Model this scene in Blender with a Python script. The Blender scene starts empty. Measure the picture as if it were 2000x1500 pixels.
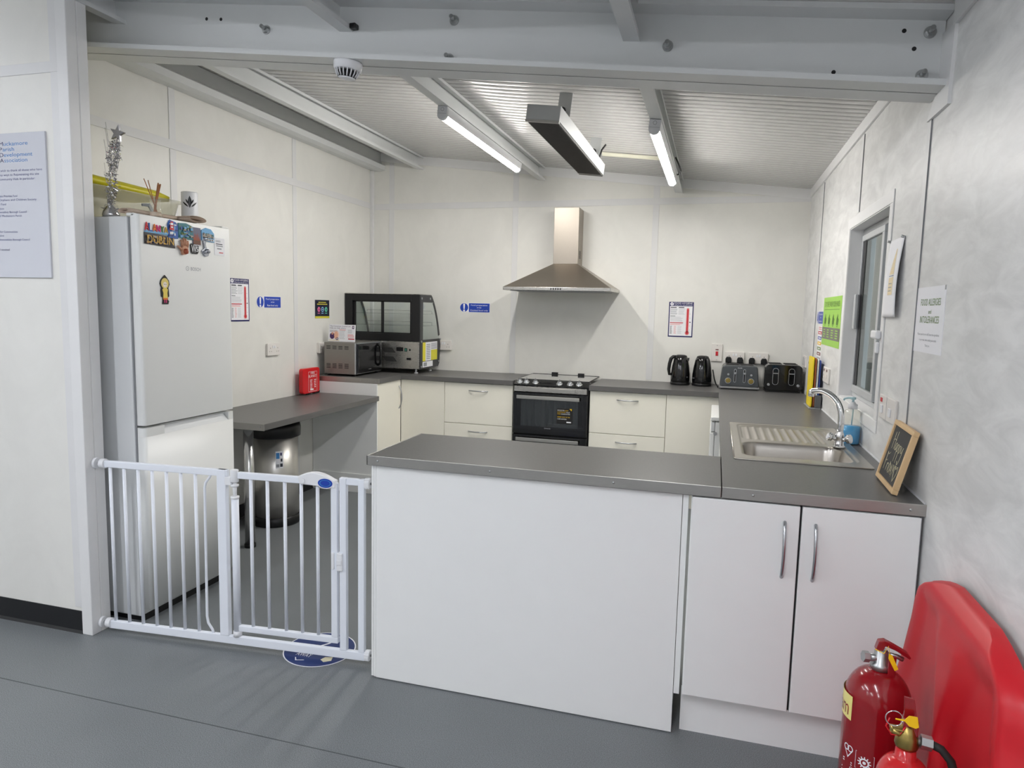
import bpy, bmesh, math, random
from mathutils import Vector, Matrix
random.seed(7)
PI = math.pi
SC = bpy.context.scene
COL = SC.collection

# ------------------------------------------------------------------ camera
F_PX = 1357.25
cam_d = bpy.data.cameras.new('camera')
cam_d.sensor_fit = 'HORIZONTAL'
cam_d.sensor_width = 36.0
cam_d.lens = F_PX / 2000.0 * 36.0
cam_d.clip_start = 0.05
cam = bpy.data.objects.new('camera', cam_d)
COL.objects.link(cam)
YAW, PITCH, ROLL = 0.28242, -0.10806, 0.02288
_f = Vector((-math.sin(YAW) * math.cos(PITCH), math.cos(YAW) * math.cos(PITCH), math.sin(PITCH)))
_r = Vector((math.cos(YAW), math.sin(YAW), 0))
_u = _r.cross(_f)
_r2 = math.cos(ROLL) * _r + math.sin(ROLL) * _u
_u2 = -math.sin(ROLL) * _r + math.cos(ROLL) * _u
cam.matrix_world = Matrix(((_r2.x, _u2.x, -_f.x, 3.0835), (_r2.y, _u2.y, -_f.y, -5.8745),
                           (_r2.z, _u2.z, -_f.z, 1.4858), (0, 0, 0, 1)))
SC.camera = cam

# ------------------------------------------------------------------ world / exposure
SC.view_settings.view_transform = 'Standard'
SC.view_settings.look = 'None'
SC.view_settings.gamma = 1.0
SC.view_settings.use_curve_mapping = False
SC.view_settings.exposure = 1.6
SC.cycles.use_denoising = True
SC.cycles.max_bounces = 10
SC.cycles.diffuse_bounces = 6
SC.cycles.transparent_max_bounces = 40
SC.cycles.sample_clamp_indirect = 8.0
wd = bpy.data.worlds.new('world')
SC.world = wd
wd.use_nodes = True
wd.node_tree.nodes['Background'].inputs[0].default_value = (0.75, 0.85, 1.0, 1)
wd.node_tree.nodes['Background'].inputs[1].default_value = 0.5
TUBE_WARM = ((1.0, 0.97, 0.925), 30.0)     # the kitchen's two LED battens
TUBE_COOL = ((0.93, 0.955, 1.015), 38.5)     # the battens of the hall in front, out of view

# ------------------------------------------------------------------ materials
def lin(c):
    c = c / 255.0
    return c / 12.92 if c <= 0.04045 else ((c + 0.055) / 1.055) ** 2.4

def rgb(r, g, b):
    return (lin(r), lin(g), lin(b), 1.0)

MATS = {}
def mat(name, col, rough=0.5, metal=0.0, var=0.03, scale=12.0, bump=0.0, bscale=200.0, stretch=None,
        trans=0.0, ior=1.45, emit=0.0, coat=0.0, rvar=0.0, aniso=0.0, alpha=1.0):
    """principled material whose colour (and roughness) drifts a little with a noise texture"""
    if name in MATS:
        return MATS[name]
    m = bpy.data.materials.new(name)
    m.use_nodes = True
    nt = m.node_tree
    b = nt.nodes['Principled BSDF']
    tc = nt.nodes.new('ShaderNodeTexCoord')
    mp = nt.nodes.new('ShaderNodeMapping')
    nt.links.new(tc.outputs['Object'], mp.inputs['Vector'])
    if stretch:
        mp.inputs['Scale'].default_value = stretch
    n = nt.nodes.new('ShaderNodeTexNoise')
    n.inputs['Scale'].default_value = scale
    n.inputs['Detail'].default_value = 4.0
    nt.links.new(mp.outputs['Vector'], n.inputs['Vector'])
    mx = nt.nodes.new('ShaderNodeMix')
    mx.data_type = 'RGBA'
    c0 = tuple(max(0, x * (1 - var)) for x in col[:3]) + (1,)
    c1 = tuple(min(1, x * (1 + var)) for x in col[:3]) + (1,)
    mx.inputs[6].default_value = c0
    mx.inputs[7].default_value = c1
    nt.links.new(n.outputs['Fac'], mx.inputs[0])
    nt.links.new(mx.outputs[2], b.inputs['Base Color'])
    b.inputs['Roughness'].default_value = rough
    if rvar:
        mr = nt.nodes.new('ShaderNodeMapRange')
        mr.inputs['To Min'].default_value = max(0.02, rough - rvar)
        mr.inputs['To Max'].default_value = min(1, rough + rvar)
        nt.links.new(n.outputs['Fac'], mr.inputs['Value'])
        nt.links.new(mr.outputs[0], b.inputs['Roughness'])
    b.inputs['Metallic'].default_value = metal
    b.inputs['IOR'].default_value = ior
    b.inputs['Transmission Weight'].default_value = trans
    b.inputs['Coat Weight'].default_value = coat
    b.inputs['Anisotropic'].default_value = aniso
    b.inputs['Alpha'].default_value = alpha
    if emit:
        nt.links.new(mx.outputs[2], b.inputs['Emission Color'])
        b.inputs['Emission Strength'].default_value = emit
    if bump:
        n2 = nt.nodes.new('ShaderNodeTexNoise')
        n2.inputs['Scale'].default_value = bscale
        n2.inputs['Detail'].default_value = 3.0
        nt.links.new(mp.outputs['Vector'], n2.inputs['Vector'])
        bp = nt.nodes.new('ShaderNodeBump')
        bp.inputs['Strength'].default_value = bump
        bp.inputs['Distance'].default_value = 0.002
        nt.links.new(n2.outputs['Fac'], bp.inputs['Height'])
        nt.links.new(bp.outputs[0], b.inputs['Normal'])
    MATS[name] = m
    return m

def wall_mat(name, col, amount, stretch):
    """pale PVC-faced wall board with a cloudy brushed pattern"""
    m = bpy.data.materials.new(name)
    m.use_nodes = True
    nt = m.node_tree
    b = nt.nodes['Principled BSDF']
    tc = nt.nodes.new('ShaderNodeTexCoord')
    mp = nt.nodes.new('ShaderNodeMapping')
    mp.inputs['Scale'].default_value = stretch
    nt.links.new(tc.outputs['Object'], mp.inputs['Vector'])
    n = nt.nodes.new('ShaderNodeTexNoise')
    n.inputs['Scale'].default_value = 4.0
    n.inputs['Detail'].default_value = 5.0
    n.inputs['Roughness'].default_value = 0.62
    n.inputs['Distortion'].default_value = 0.6
    nt.links.new(mp.outputs['Vector'], n.inputs['Vector'])
    cr = nt.nodes.new('ShaderNodeValToRGB')
    cr.color_ramp.elements[0].position = 0.36
    cr.color_ramp.elements[0].color = tuple(x * (1 - amount) for x in col[:3]) + (1,)
    cr.color_ramp.elements[1].position = 0.64
    cr.color_ramp.elements[1].color = tuple(min(0.95, x * (1 + amount * 0.5)) for x in col[:3]) + (1,)
    nt.links.new(n.outputs['Fac'], cr.inputs['Fac'])
    nt.links.new(cr.outputs['Color'], b.inputs['Base Color'])
    mr = nt.nodes.new('ShaderNodeMapRange')
    mr.inputs['To Min'].default_value = 0.30
    mr.inputs['To Max'].default_value = 0.52
    nt.links.new(n.outputs['Fac'], mr.inputs['Value'])
    nt.links.new(mr.outputs[0], b.inputs['Roughness'])
    return m

def floor_mat():
    m = bpy.data.materials.new('safety_vinyl')
    m.use_nodes = True
    nt = m.node_tree
    b = nt.nodes['Principled BSDF']
    tc = nt.nodes.new('ShaderNodeTexCoord')
    n = nt.nodes.new('ShaderNodeTexNoise')
    n.inputs['Scale'].default_value = 420.0
    n.inputs['Detail'].default_value = 2.0
    n2 = nt.nodes.new('ShaderNodeTexNoise')
    n2.inputs['Scale'].default_value = 2.2
    n2.inputs['Detail'].default_value = 4.0
    nt.links.new(tc.outputs['Object'], n.inputs['Vector'])
    nt.links.new(tc.outputs['Object'], n2.inputs['Vector'])
    cr = nt.nodes.new('ShaderNodeValToRGB')
    cr.color_ramp.elements[0].position = 0.38
    cr.color_ramp.elements[0].color = rgb(92, 96, 98)
    cr.color_ramp.elements[1].position = 0.64
    cr.color_ramp.elements[1].color = rgb(140, 144, 147)
    nt.links.new(n.outputs['Fac'], cr.inputs['Fac'])
    mx = nt.nodes.new('ShaderNodeMix')
    mx.data_type = 'RGBA'
    mx.blend_type = 'MULTIPLY'
    mx.inputs[0].default_value = 1.0
    mr = nt.nodes.new('ShaderNodeMapRange')
    mr.inputs['To Min'].default_value = 0.86
    mr.inputs['To Max'].default_value = 1.12
    nt.links.new(n2.outputs['Fac'], mr.inputs['Value'])
    nt.links.new(cr.outputs['Color'], mx.inputs[6])
    nt.links.new(mr.outputs[0], mx.inputs[7])
    nt.links.new(mx.outputs[2], b.inputs['Base Color'])
    b.inputs['Roughness'].default_value = 0.42
    bp = nt.nodes.new('ShaderNodeBump')
    bp.inputs['Strength'].default_value = 0.25
    bp.inputs['Distance'].default_value = 0.001
    nt.links.new(n.outputs['Fac'], bp.inputs['Height'])
    nt.links.new(bp.outputs[0], b.inputs['Normal'])
    return m

M_WALL = wall_mat('wall_board', rgb(226, 225, 220), 0.035, (1, 1, 0.8))
M_WALLR = wall_mat('wall_board_silver', rgb(221, 221, 220), 0.13, (2.4, 1.15, 3.6))
M_STRIP = mat('wall_strip', rgb(220, 220, 220), 0.4)
M_TRIM = mat('white_trim', rgb(226, 226, 226), 0.4)
M_FLOOR = floor_mat()
M_CEIL = mat('ceiling_liner', rgb(202, 201, 199), 0.17, var=0.02)
M_STEEL = mat('painted_steel', rgb(214, 216, 216), 0.38, var=0.03, scale=5)
M_ZINC = mat('zinc_plated', rgb(176, 178, 178), 0.35, 0.9)
M_BLACKVINYL = mat('black_vinyl', rgb(26, 27, 30), 0.4)
M_DARK = mat('dark_gap', rgb(30, 30, 31), 0.7)
M_WORKTOP = mat('slate_laminate', rgb(96, 95, 94), 0.36, var=0.06, scale=160, rvar=0.05)
M_ALU = mat('brushed_aluminium', rgb(176, 174, 170), 0.36, 0.88, var=0.08, scale=30, stretch=(1, 1, 14))
M_CREAM = mat('cream_laminate', rgb(238, 235, 223), 0.42, var=0.012)
M_WHITELAM = mat('white_laminate', rgb(238, 239, 238), 0.42, var=0.012)
M_STAINLESS = mat('stainless', rgb(190, 187, 182), 0.28, 1.0, var=0.06, scale=40, stretch=(1, 1, 10), rvar=0.05)
M_STAINLESSV = mat('stainless_hood', rgb(164, 156, 146), 0.40, 1.0, var=0.05, scale=40, stretch=(12, 12, 1), rvar=0.05)
M_SINK = mat('sink_steel', rgb(186, 181, 174), 0.30, 1.0, var=0.04)
M_CHROME = mat('chrome', rgb(225, 226, 228), 0.06, 1.0, var=0.01)
M_SATIN = mat('satin_chrome', rgb(186, 188, 192), 0.28, 1.0, var=0.02)
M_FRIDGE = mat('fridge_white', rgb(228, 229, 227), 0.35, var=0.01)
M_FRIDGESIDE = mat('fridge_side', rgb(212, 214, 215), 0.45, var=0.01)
M_GREYGAP = mat('grey_seal', rgb(128, 130, 133), 0.6)
M_BLACK = mat('black_plastic', rgb(20, 20, 22), 0.35)
M_BLACKGLOSS = mat('black_gloss', rgb(10, 10, 12), 0.12, coat=0.5)
M_BLACKMATTE = mat('black_matte', rgb(32, 31, 31), 0.6)
M_GREYPL = mat('grey_plastic', rgb(150, 152, 154), 0.45)
M_WHITEPL = mat('white_plastic', rgb(232, 233, 236), 0.35, var=0.01)
M_GATE = mat('gate_enamel', rgb(232, 236, 244), 0.3, var=0.01)
M_SOCKET = mat('socket_white', rgb(226, 222, 218), 0.35, var=0.01)
M_REDFB = mat('red_case', rgb(206, 28, 34), 0.3)
M_REDSTAND = mat('red_polythene', rgb(196, 26, 38), 0.42, var=0.08, scale=6)
M_REDEXT = mat('red_enamel_dark', rgb(140, 16, 26), 0.18, var=0.02, coat=0.4)
M_REDEXT2 = mat('red_enamel', rgb(198, 36, 40), 0.2, var=0.02, coat=0.4)
M_BRASS = mat('brass', rgb(160, 140, 82), 0.35, 1.0, var=0.1, scale=30)
M_YELLOW = mat('yellow_tag', rgb(245, 198, 20), 0.5)
M_PAPER = mat('paper', rgb(236, 236, 240), 0.6, var=0.01)
M_NAVY = mat('ink_navy', rgb(34, 32, 92), 0.45)
M_BLUE = mat('ink_blue', rgb(30, 66, 172), 0.4)
M_RED = mat('ink_red', rgb(196, 40, 52), 0.45)
M_PINKINK = mat('ink_pink', rgb(226, 150, 152), 0.5)
M_GREYINK = mat('ink_grey', rgb(150, 152, 158), 0.5)
M_LIGHTINK = mat('ink_pale_grey', rgb(196, 198, 202), 0.5)
M_DARKINK = mat('ink_dark', rgb(52, 54, 66), 0.5)
M_WHITEINK = mat('ink_white', rgb(240, 240, 244), 0.45)
M_GREENINK = mat('ink_green', rgb(110, 140, 78), 0.5)
M_LIME = mat('lime_card', rgb(152, 206, 66), 0.4)
M_LIMEDARK = mat('lime_dark_ink', rgb(84, 128, 40), 0.45)
M_TAUPE = mat('ink_taupe', rgb(112, 108, 102), 0.45)
M_SKYINK = mat('ink_sky', rgb(62, 132, 196), 0.45)
M_SIGN = mat('foamex_sign', rgb(206, 208, 216), 0.12, var=0.006)
M_WOOD = mat('pale_pine', rgb(214, 182, 138), 0.55, var=0.14, scale=14, stretch=(1, 1, 0.12))
M_SLATE = mat('chalkboard', rgb(62, 62, 62), 0.75, var=0.1, scale=20)
M_CHALK = mat('chalk', rgb(206, 198, 168), 0.9)
def clear_mat(name, tint, keep, rough=0.03):
    """thin clear glazing: straight-through transparency with a Fresnel gloss"""
    m = bpy.data.materials.new(name)
    m.use_nodes = True
    nt = m.node_tree
    nt.nodes.remove(nt.nodes['Principled BSDF'])
    out = nt.nodes['Material Output']
    t = nt.nodes.new('ShaderNodeBsdfTransparent')
    t.inputs[0].default_value = tint
    d = nt.nodes.new('ShaderNodeBsdfDiffuse')
    d.inputs[0].default_value = tint
    s0 = nt.nodes.new('ShaderNodeMixShader')
    s0.inputs[0].default_value = 1.0 - keep
    nt.links.new(t.outputs[0], s0.inputs[1])
    nt.links.new(d.outputs[0], s0.inputs[2])
    g = nt.nodes.new('ShaderNodeBsdfGlossy')
    g.inputs['Roughness'].default_value = rough
    lw = nt.nodes.new('ShaderNodeLayerWeight')
    lw.inputs[0].default_value = 0.5
    pw = nt.nodes.new('ShaderNodeMath')
    pw.operation = 'POWER'
    pw.inputs[1].default_value = 5.0
    nt.links.new(lw.outputs['Facing'], pw.inputs[0])
    fr = nt.nodes.new('ShaderNodeMath')
    fr.operation = 'MULTIPLY_ADD'
    fr.inputs[1].default_value = 0.9
    fr.inputs[2].default_value = 0.035
    nt.links.new(pw.outputs[0], fr.inputs[0])
    s1 = nt.nodes.new('ShaderNodeMixShader')
    nt.links.new(fr.outputs[0], s1.inputs[0])
    nt.links.new(s0.outputs[0], s1.inputs[1])
    nt.links.new(g.outputs[0], s1.inputs[2])
    nt.links.new(s1.outputs[0], out.inputs['Surface'])
    MATS[name] = m
    return m

M_GLASS = clear_mat('clear_glass', (0.968, 0.99, 0.984, 1), 0.985)
M_WINGLASS = clear_mat('window_glass', rgb(190, 198, 196), 0.80)
M_TUB = clear_mat('tub_plastic', (0.93, 0.92, 0.84, 1), 0.70, 0.12)
M_CLEARPL = clear_mat('clear_plastic', (0.97, 0.965, 0.93, 1), 0.90, 0.1)

def tube_mat(name, spec):
    m = bpy.data.materials.new(name)
    m.use_nodes = True
    b = m.node_tree.nodes['Principled BSDF']
    b.inputs['Base Color'].default_value = (0.9, 0.9, 0.9, 1)
    b.inputs['Emission Color'].default_value = spec[0] + (1,)
    b.inputs['Emission Strength'].default_value = spec[1]
    return m
M_TUBE = tube_mat('lit_diffuser', TUBE_WARM)
M_TUBE2 = tube_mat('lit_diffuser_cool', TUBE_COOL)

# ------------------------------------------------------------------ mesh builder
_txt = {}
def text_data(s):
    if s not in _txt:
        cu = bpy.data.curves.new('t', 'FONT')
        cu.body = s
        cu.size = 1.0
        cu.resolution_u = 3
        o = bpy.data.objects.new('t', cu)
        COL.objects.link(o)
        dg = bpy.context.evaluated_depsgraph_get()
        me = bpy.data.meshes.new_from_object(o.evaluated_get(dg))
        vs = [(v.co.x, v.co.y) for v in me.vertices]
        fs = [tuple(p.vertices) for p in me.polygons]
        bpy.data.objects.remove(o)
        bpy.data.curves.remove(cu)
        bpy.data.meshes.remove(me)
        x0 = min(v[0] for v in vs)
        x1 = max(v[0] for v in vs)
        _txt[s] = ([(v[0] - x0, v[1]) for v in vs], fs, x1 - x0)
    return _txt[s]

class MB:
    def __init__(self):
        self.bm = bmesh.new()
        self.mats = []
    def mi(self, m):
        if m is None:
            return 0
        if m not in self.mats:
            self.mats.append(m)
        return self.mats.index(m)
    def faces(self, vs, fs, m=None, smooth=False):
        k = self.mi(m)
        bv = [self.bm.verts.new(v) for v in vs]
        out = []
        for f in fs:
            try:
                fc = self.bm.faces.new([bv[i] for i in f])
            except ValueError:
                continue
            fc.material_index = k
            fc.smooth = smooth
            out.append(fc)
        return bv, out
    def bev(self, bv, fc, b, seg=2):
        if b <= 0:
            return
        es = list({e for f in fc for e in f.edges})
        r = bmesh.ops.bevel(self.bm, geom=es, offset=b, segments=seg, profile=0.5, affect='EDGES', clamp_overlap=True)
        k = fc[0].material_index if fc and fc[0].is_valid else None
        return r
    def box(self, x0, x1, y0, y1, z0, z1, b=0.0, m=None, seg=2):
        if x0 > x1: x0, x1 = x1, x0
        if y0 > y1: y0, y1 = y1, y0
        if z0 > z1: z0, z1 = z1, z0
        vs = [(x0, y0, z0), (x1, y0, z0), (x1, y1, z0), (x0, y1, z0), (x0, y0, z1), (x1, y0, z1), (x1, y1, z1), (x0, y1, z1)]
        fs = [(3, 2, 1, 0), (4, 5, 6, 7), (0, 1, 5, 4), (1, 2, 6, 5), (2, 3, 7, 6), (3, 0, 4, 7)]
        bv, fc = self.faces(vs, fs, m)
        if b:
            self.bev(bv, fc, min(b, (x1 - x0) * .45, (y1 - y0) * .45, (z1 - z0) * .45), seg)
        return self
    def prism(self, poly, axis, a0, a1, b=0.0, m=None, seg=2, smooth=False):
        """poly: 2-D points; axis x: (y,z)  y: (x,z)  z: (x,y)"""
        def P(p, a):
            return {'x': (a, p[0], p[1]), 'y': (p[0], a, p[1]), 'z': (p[0], p[1], a)}[axis]
        n = len(poly)
        vs = [P(p, a0) for p in poly] + [P(p, a1) for p in poly]
        fs = [tuple(range(n))[::-1], tuple(range(n, 2 * n))]
        fs += [(i, (i + 1) % n, n + (i + 1) % n, n + i) for i in range(n)]
        bv, fc = self.faces(vs, fs, m)
        if smooth:
            for f in fc[2:]:
                f.smooth = True
        bmesh.ops.recalc_face_normals(self.bm, faces=fc)
        if b:
            self.bev(bv, fc, b, seg)
        return self
    def ring(self, c, ax, r, n):
        ax = ax.normalized()
        t = Vector((0, 0, 1)) if abs(ax.z) < 0.9 else Vector((1, 0, 0))
        a = ax.cross(t).normalized()
        b = ax.cross(a)
        return [c + a * (r * math.cos(2 * PI * i / n)) + b * (r * math.sin(2 * PI * i / n)) for i in range(n)]
    def cyl(self, p0, p1, r0, r1=None, n=24, m=None, b=0.0, smooth=True):
        p0, p1 = Vector(p0), Vector(p1)
        r1 = r0 if r1 is None else r1
        ax = p1 - p0
        vs = self.ring(p0, ax, r0, n) + self.ring(p1, ax, r1, n)
        fs = [tuple(range(n)), tuple(range(n, 2 * n))[::-1]] + [(i, n + i, n + (i + 1) % n, (i + 1) % n) for i in range(n)]
        bv, fc = self.faces(vs, fs, m)
        for f in fc[2:]:
            f.smooth = smooth
        bmesh.ops.recalc_face_normals(self.bm, faces=fc)
        if b:
            es = [e for f in fc[:2] for e in f.edges]
            bmesh.ops.bevel(self.bm, geom=es, offset=b, segments=2, profile=0.5, affect='EDGES', clamp_overlap=True)
        return self
    def tube(self, pts, r, n=12, m=None, flat=None):
        """round (or with flat=(w,h) rectangular-ish) tube along a polyline, ends closed"""
        pts = [Vector(p) for p in pts]
        rs = r if isinstance(r, (list, tuple)) else [r] * len(pts)
        t0 = (pts[1] - pts[0]).normalized()
        up = Vector((0, 0, 1)) if abs(t0.z) < 0.9 else Vector((0, 1, 0))
        a = t0.cross(up).normalized()
        vs = []
        for i, p in enumerate(pts):
            if i == 0: t = pts[1] - pts[0]
            elif i == len(pts) - 1: t = pts[-1] - pts[-2]
            else: t = (pts[i + 1] - p).normalized() + (p - pts[i - 1]).normalized()
            t.normalize()
            a = (a - t * a.dot(t)).normalized()
            b = t.cross(a)
            for k in range(n):
                th = 2 * PI * k / n
                if flat:
                    vs.append(p + a * (flat[0] * math.cos(th)) + b * (flat[1] * math.sin(th)))
                else:
                    vs.append(p + a * (rs[i] * math.cos(th)) + b * (rs[i] * math.sin(th)))
        L = len(pts)
        fs = [tuple(range(n))[::-1], tuple((L - 1) * n + k for k in range(n))]
        for i in range(L - 1):
            for k in range(n):
                fs.append((i * n + k, i * n + (k + 1) % n, (i + 1) * n + (k + 1) % n, (i + 1) * n + k))
        bv, fc = self.faces(vs, fs, m)
        for f in fc[2:]:
            f.smooth = True
        bmesh.ops.recalc_face_normals(self.bm, faces=fc)
        return self
    def lathe(self, prof, c=(0, 0, 0), n=32, m=None, sx=1.0, sy=1.0):
        """prof: (radius, z) list from bottom to top"""
        vs = []
        for r, z in prof:
            for k in range(n):
                th = 2 * PI * k / n
                vs.append((c[0] + sx * r * math.cos(th), c[1] + sy * r * math.sin(th), c[2] + z))
        L = len(prof)
        fs = []
        for i in range(L - 1):
            for k in range(n):
                fs.append((i * n + k, i * n + (k + 1) % n, (i + 1) * n + (k + 1) % n, (i + 1) * n + k))
        if prof[0][0] > 1e-6: fs.append(tuple(range(n))[::-1])
        if prof[-1][0] > 1e-6: fs.append(tuple((L - 1) * n + k for k in range(n)))
        bv, fc = self.faces(vs, fs, m, True)
        bmesh.ops.remove_doubles(self.bm, verts=bv, dist=1e-6)
        for f in fc:
            if f.is_valid and len(f.verts) > 4: f.smooth = False
        return self
    def rect(self, x0, x1, z0, z1, y, m=None):
        self.faces([(x0, y, z0), (x1, y, z0), (x1, y, z1), (x0, y, z1)], [(0, 1, 2, 3)], m)
        return self
    def poly(self, pts, y, m=None):
        self.faces([(p[0], y, p[1]) for p in pts], [tuple(range(len(pts)))], m)
        return self
    def disc(self, x, z, r, y, m=None, rz=None, n=28):
        rz = r if rz is None else rz
        return self.poly([(x + r * math.cos(2 * PI * k / n), z + rz * math.sin(2 * PI * k / n)) for k in range(n)], y, m)
    def annulus(self, x, z, r0, r1, y, m=None, n=28, e=1.0):
        vs = []
        for k in range(n):
            c, s = math.cos(2 * PI * k / n), math.sin(2 * PI * k / n)
            vs += [(x + r0 * c, y, z + r0 * s * e), (x + r1 * c, y, z + r1 * s * e)]
        self.faces(vs, [(2 * k, 2 * k + 1, (2 * k + 3) % (2 * n), (2 * k + 2) % (2 * n)) for k in range(n)], m)
        return self
    def text(self, s, x, z, h, y, m=None, w=None, al='l', skew=0.0):
        vs, fs, W = text_data(s)
        k = h / 0.70
        kx = k if w is None else w / W
        ox = {'l': 0, 'c': -W * kx / 2, 'r': -W * kx}[al]
        self.faces([(x + ox + (v[0] + skew * v[1]) * kx, y, z + v[1] * k) for v in vs], fs, m)
        return self
    def bars(self, x0, x1, z, n, dz, h, y, m, jag=0.25):
        """unreadably small print as thin lines"""
        for i in range(n):
            self.rect(x0, x1 - (x1 - x0) * jag * random.random(), z - i * dz - h, z - i * dz, y, m)
        return self
    def build(self, name, m=None, parent=None, smooth=None, loc=None, rot=None):
        me = bpy.data.meshes.new(name)
        bmesh.ops.recalc_face_normals(self.bm, faces=[f for f in self.bm.faces if len(f.verts) > 0 and False])
        self.bm.to_mesh(me)
        self.bm.free()
        if self.mats:
            for x in self.mats:
                me.materials.append(x if x is not None else m)
        else:
            me.materials.append(m)
        o = bpy.data.objects.new(name, me)
        COL.objects.link(o)
        if parent: o.parent = parent
        if loc: o.location = loc
        if rot: o.rotation_euler = rot
        return o

def thing(name, label, cat, loc=(0, 0, 0), rz=0.0, group=None, rot=None):
    o = bpy.data.objects.new(name, None)
    o.empty_display_size = 0.05
    COL.objects.link(o)
    o.location = loc
    o.rotation_euler = rot if rot else (0, 0, rz)
    o['label'] = label
    o['category'] = cat
    if group: o['group'] = group
    return o

def tag(o, label, cat, group=None):
    o['label'] = label
    o['category'] = cat
    if group: o['group'] = group
    return o

def struct(o, label=None):
    o['kind'] = 'structure'
    if label:
        o['label'] = label
    return o

def kids(o):
    return [c for c in bpy.data.objects if c.parent == o]

def dup(root, loc, rz=None, label=None):
    r = root.copy()
    COL.objects.link(r)
    r.location = loc
    if rz is not None: r.rotation_euler = (0, 0, rz)
    if label: r['label'] = label
    for ch in kids(root):
        c = ch.copy(); COL.objects.link(c); c.parent = r
        for g in kids(ch):
            d = g.copy(); COL.objects.link(d); d.parent = c
    return r

def arc(c, r, a0, a1, n, plane='xz', off=0.0):
    out = []
    for i in range(n + 1):
        a = a0 + (a1 - a0) * i / n
        u, v = c[0] + r * math.cos(a), c[1] + r * math.sin(a)
        out.append({'xz': (u, off, v), 'yz': (off, u, v), 'xy': (u, v, off)}[plane])
    return out

def rrect(x0, x1, z0, z1, r, n=5):
    """rounded rectangle outline, 2-D"""
    out = []
    for cx, cz, a in ((x1 - r, z1 - r, 0), (x0 + r, z1 - r, PI / 2), (x0 + r, z0 + r, PI), (x1 - r, z0 + r, 1.5 * PI)):
        for i in range(n + 1):
            t = a + PI / 2 * i / n
            out.append((cx + r * math.cos(t), cz + r * math.sin(t)))
    return out

# ------------------------------------------------------------------ the setting
W = 3.738            # inner face of the right wall;  left wall x = 0, back wall y = 0
XL, YR = -3.6, -10.0  # the hall in front goes on to the left and behind the camera
def zc(x):           # underside of the roof liner
    return 2.868 - 0.1131 * x
SL = -0.1131

struct(MB().box(XL - .1, W + .12, YR - .1, .1, -.06, 0).build('floor', M_FLOOR))
# welded seam line of the vinyl
struct(MB().box(XL, W, -3.949, -3.945, -.001, .0006).build('trim_1', mat('vinyl_weld', rgb(78, 82, 85), 0.5)))

def wall_x(mb, x0, x1, y0, y1, z0=0.0):
    """wall slab between x0..x1 whose top follows the sloping roof"""
    vs = [(x0, y0, z0), (x1, y0, z0), (x1, y1, z0), (x0, y1, z0),
          (x0, y0, zc(x0) + .05), (x1, y0, zc(x1) + .05), (x1, y1, zc(x1) + .05), (x0, y1, zc(x0) + .05)]
    mb.faces(vs, [(3, 2, 1, 0), (4, 5, 6, 7), (0, 1, 5, 4), (1, 2, 6, 5), (2, 3, 7, 6), (3, 0, 4, 7)])
    return mb
struct(wall_x(MB(), -.1, W + .1, 0.0, .1).build('wall_back', M_WALL))
struct(wall_x(MB(), -.1, 0.0, -3.466, 0.0).build('wall_left', M_WALL))
wp = wall_x(MB(), XL, .484, -3.554, -3.468)
struct(wp.build('wall_front', M_WALL))
struct(wall_x(MB(), XL - .1, XL, YR, -3.45).build('wall_hall_left', M_WALL))
struct(wall_x(MB(), XL - .1, W + .1, YR - .1, YR).build('wall_hall_rear', M_WALL))
# right wall with its window opening
WY0, WY1, WZ0, WZ1 = -2.70, -1.81, 1.06, 1.94
mb = MB()
wall_x(mb, W, W + .1, YR, WY0)
wall_x(mb, W, W + .1, WY1, 0.0)
mb.box(W, W + .1, WY0, WY1, 0, WZ0)
wall_x(mb, W, W + .1, WY0, WY1, WZ1)
struct(mb.build('wall_right', M_WALLR))

# ribbed steel roof liner; ribs run across the room
mb = MB()
pitch = 0.066
prof = []
y = 0.0
while y > YR:
    y2 = y - pitch
    g = 0.0035
    prof.append((y - g, 0.006, 0))
    for k in range(6):
        t = k / 5
        prof.append((y - g * 2 - (pitch - g * 3) * t, -0.0022 * math.sin(PI * t), 1))
    y = y2
vs, fs, sm = [], [], []
for (yy, dz, s) in prof:
    vs += [(XL, yy, zc(XL) + dz), (W + .02, yy, zc(W + .02) + dz)]
for i in range(len(prof) - 1):
    fs.append((2 * i, 2 * i + 1, 2 * i + 3, 2 * i + 2))
    sm.append(prof[i][2] and prof[i + 1][2])
bv, fc = mb.faces(vs, fs)
for f, s in zip(fc, sm): f.smooth = bool(s)
vs2 = [(XL - .1, YR - .1, zc(XL) + .03), (W + .1, YR - .1, zc(W + .1) + .04), (W + .1, .1, zc(W + .1) + .04), (XL - .1, .1, zc(XL) + .03)]
mb.faces(vs2, [(0, 1, 2, 3)])
struct(mb.build('ceiling', M_CEIL))

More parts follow.
